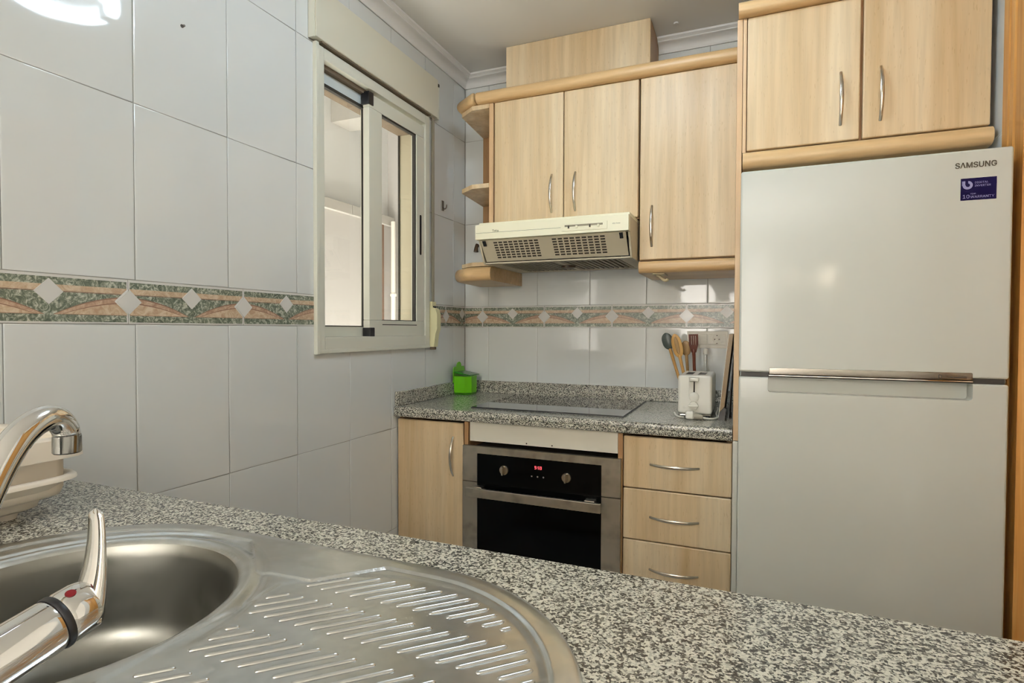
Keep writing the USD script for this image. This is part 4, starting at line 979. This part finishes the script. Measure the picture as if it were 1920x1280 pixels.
bt = thing('clear_bottle', 'small clear bottle with white cap behind the toaster', 'bottle', (1.128, -0.07, ZC))
put(bt, 'glass', lathe([(0, 0.0004), (0.020, 0.0004), (0.022, 0.006), (0.022, 0.120), (0.014, 0.150), (0.0085, 0.165), (0.0085, 0.205), (0, 0.206)], (1.128, -0.07, ZC), 32), 'clear_plastic', 40)
put(bt, 'cap', lathe([(0, 0.2065), (0.0095, 0.2065), (0.0098, 0.209), (0.0098, 0.226), (0.008, 0.229), (0, 0.230)], (1.128, -0.07, ZC), 24), 'white_plastic', 40)

sk_ = thing('wall_socket', 'white double wall plate with a round power socket under the tile border', 'wall socket', (1.15, -0.004, 1.11))
put(sk_, 'plate', rbox(1.050, 1.2100, -0.0075, -0.0008, 1.106, 1.176, 0.002), 'white_plastic')
put(sk_, 'blank_cover', rbox(1.072, 1.1285, -0.0098, -0.0076, 1.1205, 1.1645, 0.0015), 'white_plastic')
put(sk_, 'socket_frame', rbox(1.1345, 1.2000, -0.0098, -0.0076, 1.1205, 1.1645, 0.0015), 'white_plastic')
put(sk_, 'socket_well', lathe([(0.0195, 0), (0.0195, 0.0016), (0.0180, 0.0016), (0.0178, 0.0004), (0, 0.0004)], (1.1675, -0.0096, 1.1425), 32, -Y), 'white_plastic', 40)
put(sk_, 'socket_holes', cat_(*[lathe([(0, 0), (0.0028, 0), (0.0028, 0.001), (0, 0.001)], (1.1675 + dx, -0.0100, 1.1425 + dz), 12, -Y) for dx, dz in ((-0.0085, 0), (0.0085, 0), (0, 0.0165), (0, -0.0165))]), 'hook_brown', False)

# chopping board and dark tray leaning on the end panel
def lean(x_foot, x_top, th, y0, y1, h):
    p = Polygon([(x_foot, ZC + 0.0006), (x_foot + th, ZC + 0.0006), (x_top + th, ZC + h), (x_top, ZC + h)])
    m_ = to(prism(p, y1 - y0), (X, Z, -Y), (0, y1, 0)); m_.fix_normals()
    return m_
cbd = thing('chopping_board', 'brownish chopping board leaning on the end panel right of the toaster', 'chopping board', (1.21, -0.30, ZC))
put(cbd, 'board', lean(1.197, 1.2265, 0.0135, -0.425, -0.15, 0.290), 'board_wood', False)
put(cbd, 'edge_strip', lean(1.1945, 1.2250, 0.0020, -0.427, -0.15, 0.2895), 'white_laminate', False)
tr_ = thing('baking_tray', 'black baking tray leaning between the chopping board and the end panel', 'tray', (1.23, -0.3, ZC))
put(tr_, 'tray', lean(1.2255, 1.2413, 0.003, -0.40, -0.14, 0.255), 'tray_dark', False)
bs = thing('board_stand', 'black rubber foot under the front edge of the chopping board', 'board foot', (1.205, -0.44, ZC))
fp_ = Polygon([(1.196, ZC + 0.0005), (1.217, ZC + 0.0005), (1.222, ZC + 0.040), (1.214, ZC + 0.043), (1.200, ZC + 0.024)])
fm_ = to(prism(fp_, 0.030), (X, Z, -Y), (0, -0.428, 0)); fm_.fix_normals()
put(bs, 'foot', fm_, 'tray_dark', 25)

# ------------------------------------------------------------------ hooks and small fittings
hk = thing('wall_hook', 'small dark metal hook on the left wall right of the window', 'hook', (0.004, -0.222, 1.725))
put(hk, 'plate', rbox(0.0008, 0.0055, -0.234, -0.214, 1.716, 1.762, 0.003), 'hook_metal')
put(hk, 'prong', tube(spline([(0.006, -0.224, 1.732), (0.016, -0.224, 1.724), (0.022, -0.224, 1.732), (0.023, -0.224, 1.742)], 14), 0.0028, n=10), 'hook_metal', True)
hk2 = thing('wall_hook', 'small brown cone-shaped knob hook on the back wall left of the hood', 'hook', (0.068, -0.006, 1.555))
put(hk2, 'plate', lathe([(0, 0), (0.010, 0), (0.010, 0.003), (0, 0.004)], (0.068, -0.0008, 1.585), 20, -Y), 'hook_brown', 40)
put(hk2, 'knob', tube(spline([(0.068, -0.006, 1.592), (0.068, -0.012, 1.580), (0.0685, -0.016, 1.566), (0.069, -0.018, 1.554)], 14), np.linspace(0.006, 0.0115, 14), n=16), 'hook_brown', True)
scr = thing('wall_screw', 'tiny dark screw in a plug hole high on the left wall tiles', 'screw', (0.001, -1.496, 1.922))
put(scr, 'hole', to(trimesh.creation.cylinder(0.0042, 0.0008, sections=18), (Y, Z, X), (0.0011, -1.498, 1.921)), 'hook_brown', False)
put(scr, 'head', lathe([(0, 0), (0.003, 0), (0.0025, 0.003), (0, 0.0036)], (0.0016, -1.494, 1.9235), 14, X), 'hook_metal', 40)
chk = thing('ceiling_plug', 'tiny white plug in the ceiling behind the duct cover', 'ceiling plug', (1.009, -0.133, CEIL))
put(chk, 'plug', lathe([(0, 0), (0.010, 0), (0.009, 0.005), (0, 0.006)], (1.009, -0.137, CEIL - 0.0002), 18, -Z), 'cornice_paint', 40)

# ------------------------------------------------------------------ lamps
LX, LY = 0.955, -1.235
lp = thing('ceiling_lamp', 'round white ceiling lamp seen only as a bright ring mirrored in the tiles', 'ceiling lamp', (LX, LY, CEIL))
put(lp, 'base_plate', lathe([(0, 0), (0.175, 0), (0.180, 0.012), (0.105, 0.020), (0.095, 0.016), (0, 0.016)], (LX, LY, CEIL - 0.0003), 64, -Z), 'lamp_white', 40)
def arc_tube(a0, a1, n=40):
    a_ = np.linspace(a0, a1, n)
    return tube(np.column_stack([LX + 0.150 * np.cos(a_), LY + 0.150 * np.sin(a_), np.full(n, CEIL - 0.043)]), 0.024, n=16, up=Z)
put(lp, 'light_tube', arc_tube(math.radians(112), math.radians(448)), 'lamp_tube', True)
put(lp, 'tube_socket', rbox(LX + 0.150 * math.cos(math.radians(100)) - 0.030, LX + 0.150 * math.cos(math.radians(100)) + 0.030, LY + 0.150 * math.sin(math.radians(100)) - 0.022, LY + 0.150 * math.sin(math.radians(100)) + 0.022, CEIL - 0.065, CEIL - 0.02, 0.006), 'lamp_white')

fl_ = thing('floor_lamp', 'added fill light shaped as an uplighter in the room behind, out of view', 'fill light', (1.0, -5.3, 0))  # added source that fills the kitchen with soft light from behind
put(fl_, 'stand', lathe([(0, 0), (0.14, 0), (0.14, 0.02), (0.012, 0.03), (0.012, 1.62), (0, 1.62)], (1.0, -5.3, 0.0003), 28), 'black_plastic', 40)
put(fl_, 'bowl', lathe([(0.02, 1.625), (0.14, 1.66), (0.24, 1.84), (0.235, 1.84), (0.138, 1.668), (0.02, 1.632)], (1.0, -5.3, 0), 36), 'lamp_white', 40)
put(fl_, 'bulb', trimesh.creation.icosphere(3, 0.070).apply_translation((1.0, -5.3, 1.735)), 'fill_glow', True)

def pendant(x, y, z, r, label):  # unseen lamps, placed where the fridge door mirrors them
    p = thing('pendant_lamp', label, 'pendant lamp', (x, y, z))
    put(p, 'bulb', trimesh.creation.icosphere(3, r).apply_translation((x, y, z)), 'bulb_glow', True)
    put(p, 'cord', tube([(x, y, z + r + 0.003), (x, y, (z + CEIL) / 2), (x, y, CEIL - 0.02)], 0.003, n=8), 'black_plastic', True)
    put(p, 'ceiling_rose', lathe([(0, 0), (0.04, 0), (0.03, 0.02), (0, 0.02)], (x, y, CEIL - 0.0003), 24, -Z), 'lamp_white', 40)
pendant(1.818, -3.98, 1.584, 0.032, 'unseen globe pendant lamp in the room behind, mirrored as the brighter dot on the fridge')
pendant(1.586, -3.98, 1.592, 0.020, 'second unseen globe pendant lamp in the room behind, mirrored as the fainter dot on the fridge')
